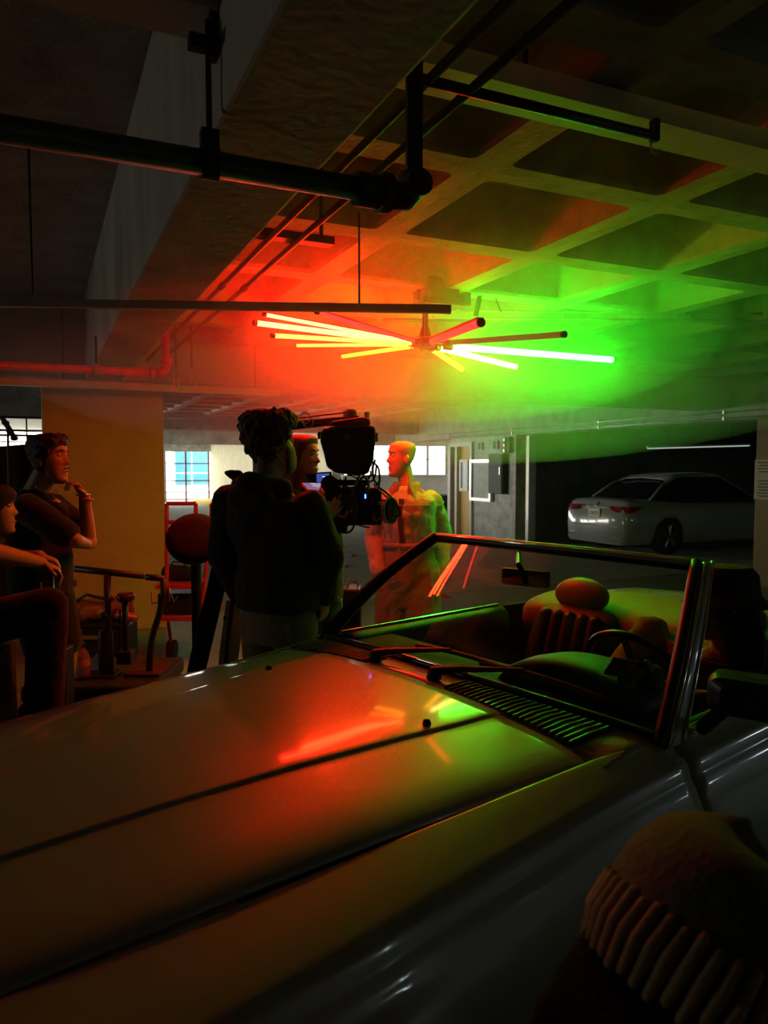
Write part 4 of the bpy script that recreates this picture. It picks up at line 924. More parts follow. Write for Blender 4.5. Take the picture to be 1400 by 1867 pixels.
def mask(p, mt, z0=-.115, z1=-.005, off=.010):
    m = MB(); rings = []
    for i in range(9):
        z = lerp(z0, z1, i/8); f, b, h_ = (interp([(r[0], r[k]) for r in HSL], z) for k in (1, 2, 3)); ring = []
        for k in range(17):
            a = lerp(-1.25, 1.25, k/16); bulge = .018*math.exp(-(a/.45)**2)*math.sin(math.pi*min(1, i/8*.9+.1)); ring.append(p.hc+(p.F*((f+b)/2+((f-b)/2+off+bulge)*math.cos(a))+p.L*((h_+off)*math.sin(a))+p.U*z)*p.hs)
        rings.append(ring)
    o = m.loft(rings, closed=False); o = m.build('face_mask', mt, p.t, smooth=True, solid=.004)
    for e in (-1, 1):
        MB().tube([p.at(.03, e*.082, -.02), p.at(-.02, e*.088, .012), p.at(-.03, e*.086, -.02), p.at(.02, e*.080, -.07)], .002, 6).build('ear_loop', WHITEP, o)
mask(p, MASK)
MB().tube([p.at(-.01+.010*math.cos(q), .086, -.045+.010*math.sin(q)) for q in [k*math.pi/6 for k in range(12)]], .0025, 6, closed=True).build('earring', CHROME, p.t, smooth=True)
JK = fabric('black softshell', (.030, .027, .026))
m = MB(); torso_rings(m, [(pel-Z3*.01, .165, .205, F2, L2), (pel+Z3*.06, .175, .215, F2, L2), (pel+Z3*.22, .165, .215, F2, L2), (ch, .165, .225, F2, L2), (ch+Z3*.12, .14, .215, F2, L2), (nb-Z3*.055, .095, .13, F2, L2), (nb+Z3*.02, .082, .085, F2, L2)])
limb(m, [shl, ell_, wrl], [.082, .078, .058]); limb(m, [shr, elr, wrr], [.080, .074, .055])
m.chain([nb+L2*.12-F2*.05-Z3*.02, nb-F2*.12-Z3*.01, nb-L2*.12-F2*.04-Z3*.02], [.045, .062, .045]); m.ell(nb-F2*.12-Z3*.07, .05, .13, .085, X=F2)
m.cap(P(432, 868, D2+.05), .030, P(412, 862, D2+.05), .014)
m.build('jacket', JK, p.t, voxel=.009, sm=3, disp=(.018, .07))
m = MB(); torso_rings(m, [(pel-Z3*.16, .13, .18, F2, L2), (pel+Z3*.05, .13, .175, F2, L2)])
for hp, kn, an in LG2: limb(m, [hp-Z3*.03, kn, an], [.105, .092, .082])
m.build('trousers', fabric('olive brown cotton', (.22, .18, .10)), p.t, voxel=.010, sm=4, disp=(.010, .08))
for hp, kn, an in LG2: MB().ell(Vector((an.x, an.y, .052))+F2*.06, .15, .052, .052, X=F2).build('shoe', RUBBER, p.t, smooth=True)

# ---------------------------------------------------------------- woman with lowered mask
D3 = 4.2
base = Vector((P(575, 1000, D3).x, D3, 0))
p = Person('woman with red lit long hair and mask pulled below her chin, reading a tablet', 'person', base, SK_LIGHT)
F3 = Vector((.80, -.60, 0)).normalized(); L3 = Z3.cross(F3)
p.head(P(551, 838, D3), (.93, -.36, -.05), sc=1.0); nb = P(550, 893, D3+.02); p.neck(nb, .05)
pel = P(574, 1085, D3); ch = P(568, 960, D3)
shn, shf = P(540, 915, D3-.10), P(594, 912, D3+.10); eln, wrn = P(552, 1000, D3-.18), P(590, 945, D3-.28); elf, wrf = P(606, 1000, D3+.02), P(604, 925, D3-.16)
torso_rings(p.b, [(pel, .11, .15, F3, L3), (pel+Z3*.18, .09, .125, F3, L3), (ch, .11, .145, F3, L3), (nb-Z3*.06, .07, .13, F3, L3), (nb, .05, .055, F3, L3)])
limb(p.b, [shn, eln, wrn], [.047, .038, .027]); limb(p.b, [shf, elf, wrf], [.047, .038, .027])
hand_parts(p.b, wrn, (.6, -.4, .5), (.3, .6, .7), 1, curl=.4, s=.92); hand_parts(p.b, wrf, (.3, -.5, .6), (-.3, .4, .8), -1, curl=.4, s=.92)
LG3 = []
for e in (1, -1):
    hp = pel+L3*.085*e-Z3*.04; kn = Vector((hp.x+.02, hp.y-.02, .50)); an = Vector((hp.x, hp.y, .08)); limb(p.b, [hp, kn, an], [.085, .055, .04]); limb(p.b, [an-Z3*.04, an-Z3*.05+F3*.15], [.038, .028]); LG3.append((hp, kn, an))
p.body(); face_details(p.body_o, p.hc, p.F, p.L, p.U, p.hs, HAIR_A)
m = MB(); hair_cap(m, p, .020, .092, .02, -.10, 8)
for e in (-1, 1):
    for k in range(9):
        a = k/8; top = p.at(lerp(.025, -.07, a), e*lerp(.070, .055, a), lerp(.075, .03, a)); mid = p.at(lerp(.0, -.085, a), e*lerp(.088, .060, a), lerp(-.04, -.06, a)); low = p.at(lerp(-.01, -.080, a), e*lerp(.085, .055, a), lerp(-.17, -.22, a))
        m.chain([top, mid, low], [.014, .020, .011])
m.build('hair', HAIR_A, p.t, voxel=.006, sm=2)
mask(p, mat('black face mask', (.012, .012, .013), .75), -.15, -.078, .014)
JK3 = fabric('dark maroon jacket', (.045, .022, .022))
m = MB(); torso_rings(m, [(pel-Z3*.02, .15, .18, F3, L3), (pel+Z3*.18, .145, .175, F3, L3), (ch, .15, .18, F3, L3), (ch+Z3*.12, .11, .17, F3, L3), (nb-Z3*.05, .08, .10, F3, L3), (nb+Z3*.01, .065, .07, F3, L3)])
limb(m, [shn, eln, wrn], [.07, .064, .046]); limb(m, [shf, elf, wrf], [.07, .064, .046]); m.build('jacket', JK3, p.t, voxel=.009, sm=3, disp=(.014, .06))
m = MB(); torso_rings(m, [(pel-Z3*.14, .12, .165, F3, L3), (pel+Z3*.03, .12, .16, F3, L3)])
for hp, kn, an in LG3: limb(m, [hp-Z3*.03, kn, an], [.10, .078, .065])
trs = m.build('trousers', fabric('black track trousers', (.013, .013, .014)), p.t, voxel=.010, sm=3, disp=(.008, .08))
for hp, kn, an in LG3: MB().ell(Vector((an.x, an.y, .05))+F3*.06, .135, .045, .05, X=F3).build('shoe', RUBBER, p.t, smooth=True)
text_obj('NIKE', P(607, 1092, D3-.205), .036, Vector((1, .25, 0)), Vector((0, .1, 1)), mat('white print', (.75, .75, .75), .6), trs)
# ---------------------------------------------------------------- bald person in denim jacket
D4 = 5.0
base = Vector((P(742, 1000, D4).x, D4, 0))
p = Person('shaven headed person in pale denim jacket and baggy trousers under the tubes', 'person', base, SK_LIGHT)
F4 = Vector((-.30, -.95, 0)).normalized(); L4 = Z3.cross(F4)
p.head(P(732, 838, D4), (-.93, -.36, 0), sc=1.0); nb = P(742, 890, D4+.01); p.neck(nb, .054)
pel = P(744, 1005, D4); ch = P(740, 935, D4); pel = Vector((pel.x, pel.y, 1.0))
shr, shl = P(698, 914, D4-.02), P(786, 914, D4+.03)
elr, wrr = P(684, 975, D4+.06), P(690, 1045, D4-.04); ell_, wrl = P(806, 975, D4+.08), P(800, 1045, D4+.02)
torso_rings(p.b, [(pel-Z3*.05, .11, .155, F4, L4), (pel+Z3*.14, .09, .13, F4, L4), (ch, .11, .155, F4, L4), (nb-Z3*.06, .075, .14, F4, L4), (nb, .052, .058, F4, L4)])
limb(p.b, [shr, elr, wrr], [.05, .04, .03]); limb(p.b, [shl, ell_, wrl], [.05, .04, .03])
hand_parts(p.b, wrr, (.1, -.1, -1), (.8, .3, 0), -1, curl=.4); hand_parts(p.b, wrl, (-.1, -.1, -1), (-.8, .3, 0), 1, curl=.4)
LG4 = []
for e in (1, -1):
    hp = pel+L4*.095*e-Z3*.08; kn = Vector((hp.x, hp.y-.03, .52)); an = Vector((hp.x, hp.y, .08)); limb(p.b, [hp, kn, an], [.085, .058, .042]); limb(p.b, [an-Z3*.04, an-Z3*.05+F4*.15], [.04, .03]); LG4.append((hp, kn, an))
p.body(.005); face_details(p.body_o, p.hc, p.F, p.L, p.U, p.hs, HAIR_S)
m = MB(); hair_cap(m, p, .003, .085, .02, -.06, 2); m.build('hair', HAIR_S, p.t, voxel=.005, sm=2)
DEN2 = fabric('shaded denim trim', (.24, .29, .25), .2)  # darker denim for seams; shadow contrast painted into flaps and collar
DEN = fabric('pale washed denim', (.42, .52, .46), .12)
m = MB(); torso_rings(m, [(pel+Z3*.06, .125, .165, F4, L4), (pel+Z3*.10, .14, .18, F4, L4), (pel+Z3*.2, .145, .19, F4, L4), (ch, .145, .20, F4, L4), (ch+Z3*.05, .135, .208, F4, L4), (ch+Z3*.09, .122, .205, F4, L4), (ch+Z3*.122, .108, .172, F4, L4), (ch+Z3*.148, .09, .125, F4, L4), (nb+Z3*.012, .075, .085, F4, L4)])
limb(m, [shr, elr, wrr+Z3*.02], [.078, .074, .058]); limb(m, [shl, ell_, wrl+Z3*.02], [.078, .074, .058])
jk = m.build('denim_jacket', DEN, p.t, voxel=.007, sm=6, disp=(.024, .07))
# jacket details: collar, placket, pockets, buttons, waistband
for e in (-1, 1):
    MB().loft([[nb+Z3*z+F4*(r*math.cos(q)*.95+.012)+L4*(r*math.sin(q)*e) for q in frange(.35, math.pi, 10)] for z, r in ((-.03, .105), (.01, .096), (.042, .088))], closed=False).build('collar_band', DEN2, jk, smooth=True, solid=.008)
    MB().add([nb+L4*.02*e+F4*.11-Z3*.085, nb+L4*.045*e+F4*.095+Z3*.02, nb+L4*.085*e+F4*.03+Z3*.035, nb+L4*.13*e+F4*.06-Z3*.03, nb+L4*.10*e+F4*.115-Z3*.085], [(0, 1, 2, 3, 4)]).build('collar', DEN2, jk, solid=.012)
    pc = ch+L4*.085*e+F4*.158+Z3*.02
    fl = MB(); fl.add([pc+L4*.05+Z3*.03-F4*.012*e*0, pc-L4*.05+Z3*.03, pc-L4*.05+Z3*.008, pc-Z3*.014+F4*.004, pc+L4*.05+Z3*.008], [(0, 1, 2, 3, 4)]); fl.build('pocket_flap', DEN2, jk, solid=.012)
    MB().lathe(pc-Z3*.004+F4*.008, [(0, 0), (.007, 0), (.006, .004), (0, .005)], F4, 12).build('button', CHROME, jk)
def jring(z, a): return ch+Z3*z+F4*((.150 if z < .04 else .140)*math.cos(a))+L4*((.206 if z < .04 else .2)*math.sin(a))
MB().tube([jring(.055, a) for a in frange(-1.1, 1.1, 16)], .0045, 6).build('yoke_seam', DEN2, jk, smooth=True)
for a0 in (-.75, -.42, .42, .75): MB().tube([jring(lerp(.05, -.16, q/6), a0*(1-.25*q/6)) for q in range(7)], .004, 6).build('seam', DEN2, jk, smooth=True)
for sh, el in ((shr, elr), (shl, ell_)):
    ax = (el-sh).normalized(); c0 = sh+ax*.03; e1 = ax.orthogonal().normalized(); e2 = ax.cross(e1); MB().tube([c0+(e1*math.cos(q)+e2*math.sin(q))*.081 for q in [i*math.pi/10 for i in range(20)]], .004, 6, closed=True).build('sleeve_seam', DEN2, jk, smooth=True)
for k in range(5): MB().lathe(nb+F4*(.105+.016*k)-Z3*(.10+.062*k), [(0, 0), (.008, 0), (.007, .004), (0, .006)], F4, 12).build('button', CHROME, jk)
MB().loft([[pel+Z3*z+F4*((.150)*math.cos(q))+L4*(.192*math.sin(q)) for q in [2*math.pi*k/28 for k in range(28)]] for z in (.05, .095)], caps=False).build('waistband', DEN2, jk, smooth=True, solid=.012)
m = MB(); torso_rings(m, [(pel-Z3*.34, .14, .20, F4, L4), (pel-Z3*.15, .165, .21, F4, L4), (pel+Z3*.09, .145, .175, F4, L4)])
for hp, kn, an in LG4: limb(m, [hp-Z3*.02, kn, an+Z3*.02], [.13, .135, .13])
m.build('trousers', fabric('pale green baggy cotton', (.20, .27, .15), .15), p.t, voxel=.010, sm=3, disp=(.022, .09))
MB().loft([[q+L4*.016, q-L4*.012, q-L4*.012-F4*.02, q+L4*.016-F4*.02] for q in (ch+F4*.128+Z3*.10, ch+F4*.151, ch+F4*.154-Z3*.06, pel+F4*.148+Z3*.08)]).build('shirt_gap', fabric('dark undershirt', (.05, .045, .03)), jk)
for hp, kn, an in LG4: MB().ell(Vector((an.x, an.y, .05))+F4*.07, .145, .05, .05, X=F4).build('shoe', WHITEP, p.t, smooth=True)
MB().tube([nb+F4*(.02+.062*math.cos(q))+L4*(.062*math.sin(q))+Z3*(.005-.03*math.cos(q)) for q in [k*math.pi/10 for k in range(20)]], .004, 6, closed=True).build('necklace', STEEL, p.t, smooth=True)

# ---------------------------------------------------------------- driver in the convertible
hd = C(-1.22, .37, 1.18)
p = Person('driver in dark bucket hat and olive sweater seated in the convertible', 'person', C(-1.15, .36, .58), SK_TAN)
Fdv = (CF*.9+CL*-.35).normalized(); Ldv = Z3.cross(Fdv)
p.head(P(1322, 1108, 2.62), CF*.55+CL*-.8-Z3*.25, sc=1.0); nb = p.hc-Z3*.145-CF*.03; p.neck(nb, .055)
pel = C(-1.17, .36, .64); ch = C(-1.25, .36, .86)
shl, shr = C(-1.24, .53, .94), C(-1.20, .17, .93)
ell_, wrl = C(-1.05, .60, .74), C(-.85, .47, .80); elr, wrr = C(-1.0, .14, .76), P(1185, 1236, 2.22)
torso_rings(p.b, [(pel, .10, .15, CF, CL), (ch, .10, .15, CF, CL), (nb-Z3*.05, .07, .13, CF, CL), (nb, .05, .055, CF, CL)])
limb(p.b, [shl, ell_, wrl], [.047, .038, .028]); limb(p.b, [shr, elr, wrr], [.047, .038, .028])
hand_parts(p.b, wrr, (-.8, -.2, .35), (.2, -.6, -.5), 1, curl=.7); hand_parts(p.b, wrl, CF-Z3*.1, -Z3, 1, curl=.7)
for e in (1, -1): hp = pel+CL*.09*e; kn = C(-.78, .36+.11*e, .66); an = C(-.50, .36+.10*e, .40); limb(p.b, [hp, kn, an], [.085, .058, .042])
p.body(.006); face_details(p.body_o, p.hc, p.F, p.L, p.U, p.hs, HAIR_K)
m = MB(); hair_cap(m, p, .008, .05, -.03, -.10, 6)
for e in (-1, 1):
    for k in range(5): a = k/4; m.chain([p.at(lerp(.02, -.08, a), e*.065, .02), p.at(lerp(.0, -.10, a), e*.075, -.10), p.at(lerp(-.02, -.11, a), e*.06, -.19)], [.018, .022, .014])
m.build('hair', HAIR_K, p.t, voxel=.007, sm=1)
m = MB(); U_ = p.U
rr_ = lambda r, z: [p.at(-.005+r*1.14*math.cos(q), r*math.sin(q), z) for q in [2*math.pi*k/28 for k in range(28)]]
m.loft([rr_(.135, .012), rr_(.100, .045), rr_(.096, .06), rr_(.090, .12), rr_(.070, .148), rr_(.02, .155)]); m.build('bucket_hat', mat('dark hat felt', (.02, .018, .016), .9, bump=.3, scale=80, var=.2), p.t, voxel=.007, sm=1)
SWE = fabric('olive knitted sweater', (.14, .115, .06))
m = MB(); torso_rings(m, [(pel, .14, .17, CF, CL), (ch, .14, .18, CF, CL), (ch+Z3*.07, .11, .175, CF, CL), (nb-Z3*.045, .08, .11, CF, CL), (nb-Z3*.005, .063, .068, CF, CL)])
limb(m, [shl, ell_, wrl], [.07, .064, .045]); limb(m, [shr, elr, wrr], [.07, .064, .042]); m.build('sweater', SWE, p.t, voxel=.009, sm=3, disp=(.02, .05))
m = MB()
for e in (1, -1): hp = pel+CL*.09*e; kn = C(-.78, .36+.11*e, .66); an = C(-.50, .36+.10*e, .40); limb(m, [hp, kn, an], [.10, .078, .065])
m.build('trousers', TEE, p.t, voxel=.011, sm=3)
ph = thing('phone', wrr, 'dark phone held in the hand of the driver', 'phone')
MB().box(wrr+Vector((-.075, -.03, .035)), .14, .010, .07, X=Vector((-.85, -.2, .2)), Z=Vector((.1, -.5, .85))).build('case', BLACKP, ph, bevel=.006)
sp = thing('shoulder_strap', nb, 'tan leather strap over the shoulder of the driver', 'strap')
MB().loft([[q+CL*.012, q-CL*.012+Z3*.006, q-CL*.012+Z3*.010, q+CL*.012+Z3*.004] for q in (C(-1.10, .54, 1.04), C(-1.22, .56, 1.035), C(-1.34, .52, .98), C(-1.40, .47, .90))]).build('band', mat('tan leather', (.30, .17, .07), .5), sp)
# ================================================================== FILM CAMERA ON A REMOTE HEAD
DR = 4.0
rig = thing('film_camera_rig', P(640, 900, DR), 'black film camera bristling with cables on a stabilised head hung from an arm', 'camera')
CASE = mat('black anodised case', (.016, .015, .015), .42, var=.2, scale=30)
CABLE = mat('black cable sheath', (.013, .013, .013), .35)
def poly(name, pts, d0, d1, m, par, bevel=.006):
    return MB().prism([P(x, y, d0) for x, y in pts], P(pts[0][0], pts[0][1], d1)-P(pts[0][0], pts[0][1], d0)).build(name, m, par, bevel=bevel)
hdm = poly('head_motor', [(583, 790), (592, 780), (620, 776), (668, 774), (684, 778), (685, 800), (681, 836), (672, 864), (650, 868), (612, 862), (596, 852), (590, 826), (584, 806)], DR-.10, DR+.12, CASE, rig, .012)
MB().lathe(P(632, 798, DR-.10), [(0, 0), (.018, 0), (.016, .006), (0, .007)], Vector((0, -1, 0)), 16).build('badge', mat('grey badge', (.08, .08, .08), .4), hdm)
poly('side_knob', [(578, 790), (584, 786), (586, 798), (580, 802)], DR-.06, DR, CASE, hdm, .003)
MB().box(P(684, 797, DR), .03, .06, .05).build('side_bracket', GALV, hdm, bevel=.004)
poly('mount_plate', [(598, 776), (606, 768), (660, 760), (674, 764), (676, 774), (640, 780)], DR-.09, DR+.10, CASE, rig)
MB().lathe(P(638, 762, DR), [(0, 0), (.036, 0), (.036, .035), (.028, .045), (0, .045)], n=20).build('top_knob', CASE, rig)
MB().lathe(P(669, 767, DR-.02), [(0, 0), (.014, 0), (.014, .045), (0, .045)], n=14).build('pin', mat('brass pin', (.5, .4, .15), .3, metal=1), rig)
arm = MB(); 
rg = []
for px, py, h_ in ((482, 780, .05), (525, 777, .045), (590, 770, .04), (655, 764, .035)):
    c = P(px, py, DR+(.05 if px < 500 else 0)); rg.append([c+Vector((0, -.03, h_/2)), c+Vector((0, .03, h_/2)), c+Vector((0, .03, -h_/2)), c+Vector((0, -.03, -h_/2))])
armo = arm.loft(rg).build('jib_arm', CASE, rig, bevel=.004)
MB().tube([P(520, 765, DR), P(575, 758, DR), P(632, 752, DR)], .005, 8).build('tension_rod', REDPIPE, armo)
for px, py in ((556, 762), (562, 770)):
    c = P(px, py, DR-.03); MB().tube([c+Vector((.026*math.cos(q), 0, .030*math.sin(q))) for q in [k*math.pi/8 for k in range(16)]], .004, 6, closed=True).build('cable_ring', STEEL, armo)
MB().tube([P(527, 777, DR), P(529, 808, DR)], .014, 12).build('drop_tube', BLACK, armo)
for y in (780, 806): MB().lathe(P(528, y, DR), [(.014, -.015), (.02, -.015), (.02, .015), (.014, .015)], n=14).build('collar', mat('brass pin', (.5, .4, .15), .3, metal=1), armo)
pj = P(482, 780, DR+.05); MB().tube([Vector((pj.x, pj.y, 0)), pj], .035, 12).build('jib_post', BLACK, rig)
MB().lathe(Vector((pj.x, pj.y, 0)), [(0, 0), (.22, 0), (.22, .04), (.05, .07), (0, .07)], n=20).build('jib_foot', BLACK, rig)
# camera body, lens, batteries
cb = MB().box(P(655, 922, DR), .24, .16, .20).build('camera_body', CASE, rig, bevel=.012)
MB().box(P(640, 930, DR-.09), .07, .04, .16).build('side_module', mat('olive module', (.05, .05, .035), .5), cb, bevel=.005)
MB().box(P(620, 935, DR-.03), .09, .12, .15).build('battery', BLACKP, cb, bevel=.01)
MB().box(P(611, 950, DR), .13, .12, .12).build('battery', BLACKP, cb, bevel=.01)
MB().lathe(P(690, 930, DR-.04), [(0, -.05), (.05, -.05), (.058, -.02), (.06, .03), (.068, .05), (.068, .085), (.045, .085), (.04, .05), (0, .05)], Vector((1, -.5, 0)), 22).build('lens', BLACKP, cb, smooth=False)
MB().lathe(P(705, 930, DR-.09), [(.072, 0), (.072, .02), (.06, .02), (.06, 0)], Vector((1, -.5, 0)), 22).build('lens_ring', STEEL, cb)
MB().lathe(P(600, 882, DR-.06), [(0, -.03), (.04, -.03), (.045, 0), (.045, .05), (.03, .055), (.025, .03), (0, .03)], Vector((.1, -1, 0)), 22).build('follow_motor', BLACKP, cb)
MB().box(P(612, 905, DR-.02), .11, .08, .05).build('base_plate', CASE, cb, bevel=.004)
MB().box(P(640, 880, DR), .20, .05, .03).build('top_handle', CASE, cb, bevel=.006)
for q0, q1 in ((P(665, 842, DR-.06), P(640, 905, DR-.10)), (P(622, 902, DR-.1), P(606, 925, DR-.12))): MB().tube([q0, q1], .006, 8).build('rod', mat('pale green rod', (.35, .55, .3), .3, metal=.5), cb)
MB().box(P(666, 905, DR-.10), .008, .006, .022).build('status_light', emis('blue status light', (.05, .15, 1), 6), cb)
MB().box(P(663, 906, DR-.085), .055, .02, .06).build('recorder', BLACKP, cb, bevel=.004)
rnd = random.Random(21)
for k in range(34):
    x0, y0 = rnd.uniform(612, 700), rnd.uniform(862, 955); x1, y1 = x0+rnd.uniform(-28, 28), y0+rnd.uniform(-30, 34); d = DR-rnd.uniform(.06, .15)
    x1 = min(max(x1, 605), 712); y1 = min(max(y1, 850), 968)
    xm, ym = (x0+x1)/2+rnd.uniform(-16, 16), (y0+y1)/2+rnd.uniform(-8, 22); pts = []
    for i in range(9):
        t_ = i/8; pts.append(P((1-t_)**2*x0+2*t_*(1-t_)*xm+t_*t_*x1, (1-t_)**2*y0+2*t_*(1-t_)*ym+t_*t_*y1, d))
    MB().tube(pts, rnd.uniform(.0035, .006), 6).build('cable', CABLE if k % 5 else GALV, cb, smooth=True)
for pts in ([(690, 888), (712, 905), (728, 930), (727, 940), (708, 940)], [(606, 958), (618, 969), (634, 971), (644, 962), (645, 945)], [(672, 838), (664, 850), (664, 868), (676, 878), (684, 866), (686, 848)], [(676, 842), (688, 850), (692, 868), (690, 892)], [(684, 838), (680, 855), (682, 875), (690, 885)]):
    pp = [P(x, y, DR-.08) for x, y in pts]; sm_pts = []
    for i in range(len(pp)-1):
        a_, b_, c_, d_ = pp[max(i-1, 0)], pp[i], pp[i+1], pp[min(i+2, len(pp)-1)]
        for j in range(5):
            t_ = j/5; sm_pts.append(.5*((2*b_)+(-a_+c_)*t_+(2*a_-5*b_+4*c_-d_)*t_*t_+(-a_+3*b_-3*c_+d_)*t_**3))
    sm_pts.append(pp[-1]); MB().tube(sm_pts, .0055, 8).build('cable', CABLE, cb, smooth=True)
for k in range(14):
    c = P(rnd.uniform(615, 700), rnd.uniform(880, 962), DR-rnd.uniform(.08, .12)); MB().box(c, rnd.uniform(.012, .04), .03, rnd.uniform(.012, .04), X=Vector((1, rnd.uniform(-.4, .4), rnd.uniform(-.5, .5)))).build('connector', GALV if k % 4 == 0 else CASE, cb, bevel=.003)
MB().box(P(682, 940, DR-.09), .02, .02, .025).build('red_knob', mat('red knob', (.6, .03, .05), .3), cb)
mon = thing('monitor', P(588, 872, DR-.05), 'small monitor with a blue screen beside the camera', 'monitor')
MB().box(P(590, 871, DR-.05), .085, .02, .06, X=Vector((1, .3, .05))).build('case', BLACKP, mon, bevel=.004)
sX_ = Vector((1, .3, .05)).normalized(); sN = Z3.cross(sX_).normalized()
MB().box(P(588, 871, DR-.05)-sN*.012, .068, .003, .045, X=sX_).build('screen', emis('blue screen', (.03, .06, .25), 1.1), mon)
MB().box(P(589, 869, DR-.05)-sN*.015, .014, .002, .005, X=sX_).build('screen_mark', emis('white screen mark', (.6, .8, 1), 1.2), mon)
MB().tube([P(598, 878, DR-.05), P(606, 890, DR-.04)], .005, 8).build('monitor_arm', CASE, mon)
tab = thing('tablet', P(572, 890, 3.93), 'tablet in a red cover held by the woman', 'tablet')
tq = [P(548, 880, 4.02), P(590, 881, 3.92), P(582, 898, 3.82), P(560, 893, 3.86)]
MB().prism(tq, Vector((0, 0, -.012))).build('cover', mat('red tablet cover', (.65, .04, .10), .35), tab, bevel=.003)
cq = sum(tq, Vector())/4; MB().prism([lerp(q, cq, .18)+Vector((0, 0, .0015)) for q in tq], Vector((0, 0, .002))).build('screen', emis('dim violet screen', (.35, .22, .40), .5), tab)
MB().prism([lerp(lerp(q, cq, .3), tq[1], .3)+Vector((0, 0, .004)) for q in tq], Vector((0, 0, .001))).build('screen_window', emis('pale screen', (.6, .5, .6), .5), tab)
wb_ = P(642, 1085, 4.6); wb_.z = 0
t = thing('camera_case', wb_, 'small dark case standing on the floor behind the far pillar of the windshield', 'case')
ck = P(642, 1090, 4.6); MB().box(Vector((wb_.x, wb_.y, (ck.z+.07)/2)), .11, .2, ck.z+.07).build('body', CASE, t, bevel=.015); MB().tube([Vector((wb_.x-.03, wb_.y, ck.z+.07)), Vector((wb_.x-.02, wb_.y, ck.z+.11)), Vector((wb_.x+.03, wb_.y, ck.z+.10)), Vector((wb_.x+.04, wb_.y, ck.z+.07))], .008, 8).build('handle', CHROME, t)

# ================================================================== DOLLY AT THE LEFT
DD = 4.55
dk = P(180, 1225, DD); zdk = dk.z
dol = thing('camera_dolly', Vector((dk.x, DD, 0)), 'dark camera dolly with push bars and posts in front of the left column', 'dolly')
DOL = mat('dark dolly enamel', (.035, .03, .026), .4, metal=.3, var=.2, scale=15); BRASSY = mat('worn steel tube', (.22, .20, .15), .35, metal=.8, var=.2, scale=20)
MB().prism([Vector((P(70, 1200, DD).x, DD-.25, zdk-.12)), Vector((P(300, 1200, DD).x, DD-.25, zdk-.12)), Vector((P(300, 1200, DD).x, DD+.45, zdk-.12)), Vector((P(70, 1200, DD).x, DD+.45, zdk-.12))], Vector((0, 0, .10))).build('deck', DOL, dol, bevel=.02)
MB().box(Vector((P(262, 1200, DD).x, DD+.1, zdk-.01)), .22, .3, .02).build('side_board', mat('oxblood board', (.07, .015, .01), .5), dol, bevel=.004)
for ix in (90, 275):
    for dy in (-.18, .38):
        wc = Vector((P(ix, 1200, DD).x, DD+dy, .11)); MB().lathe(wc, [(.03, -.04), (.11, -.04), (.11, .04), (.03, .04)], Vector((0, 1, 0)), 20).build('wheel', RUBBER, dol); MB().box(wc+Vector((0, 0, .08)), .06, .12, max(.05, zdk-.25)).build('wheel_fork', DOL, dol)
def dtube(name, pts, r, m=DOL, par=None, d=DD): return MB().tube([P(x, y, d) for x, y in pts], r, 12).build(name, m, par or dol, smooth=True)
dtube('push_bar', [(137, 1037), (262, 1050)], .021)
dtube('push_bar', [(266, 1052), (298, 1055)], .020)
pb = dtube('handle_post', [(298, 1055), (298, 1085), (290, 1120), (278, 1160), (274, 1190), (272, 1222)], .021)
dtube('hook', [(296, 1098), (277, 1100), (276, 1078)], .005, GALV, pb); dtube('hook', [(298, 1098), (309, 1095), (309, 1072)], .005, GALV, pb); dtube('hook', [(270, 1208), (257, 1208), (257, 1194)], .005, GALV, pb)
dtube('centre_post', [(196, 1050), (196, 1220)], .022)
MB().lathe(P(194, 1235, DD), [(0, 0), (.045, 0), (.045, .26), (.038, .30), (0, .30)], n=18).build('post_sleeve', BLACK, dol)
lv = dtube('lever', [(192, 1122), (204, 1092)], .007, STEEL); MB().ell(P(190, 1124, DD-.02), .03, .03, .03).build('lever_knob', BLACKP, lv, smooth=True); MB().ell(P(204, 1091, DD), .018, .018, .018).build('lever_pin', REDPIPE, lv, smooth=True)
kp = dtube('knob_post', [(228, 1095), (228, 1190)], .018, BLACK); MB().lathe(P(229, 1096, DD), [(0, 0), (.045, 0), (.055, .015), (.055, .035), (.045, .05), (0, .05)], n=24).build('round_knob', mat('dark red knob', (.06, .02, .02), .3), kp, smooth=True)
MB().box(P(230, 1197, DD), .09, .1, .08).build('post_block', DOL, dol, bevel=.006); dtube('side_rod', [(219, 1112), (219, 1195)], .006, BLACK)
dtube('front_post', [(132, 1062), (133, 1215)], .019, BRASSY); MB().lathe(P(132, 1062, DD), [(0, -.02), (.026, -.02), (.026, .012), (0, .018)], n=16).build('post_cap', BRASSY, dol)
h2 = dtube('handle_post', [(92, 1040), (96, 1090), (99, 1150), (102, 1190)], .013, BRASSY, d=DD-.72)
dtube('hook', [(96, 1080), (109, 1077), (108, 1055)], .005, GALV, h2, DD-.72); dtube('hook', [(94, 1082), (76, 1083), (74, 1062)], .005, GALV, h2, DD-.72); dtube('hook', [(103, 1175), (114, 1172), (115, 1157)], .005, GALV, h2, DD-.72)
q = P(102, 1190, DD-.72); MB().box(Vector((q.x, q.y+.05, (q.z+.02)/2)), .10, .12, q.z+.02).build('handle_block', BLACK, dol, bevel=.01)
dtube('curved_rod', [(124, 1115), (114, 1145), (114, 1170), (123, 1200)], .005, GALV)
MB().box(P(172, 1236, DD), .30, .18, .07).build('cable_tray', BLACK, dol, bevel=.01)
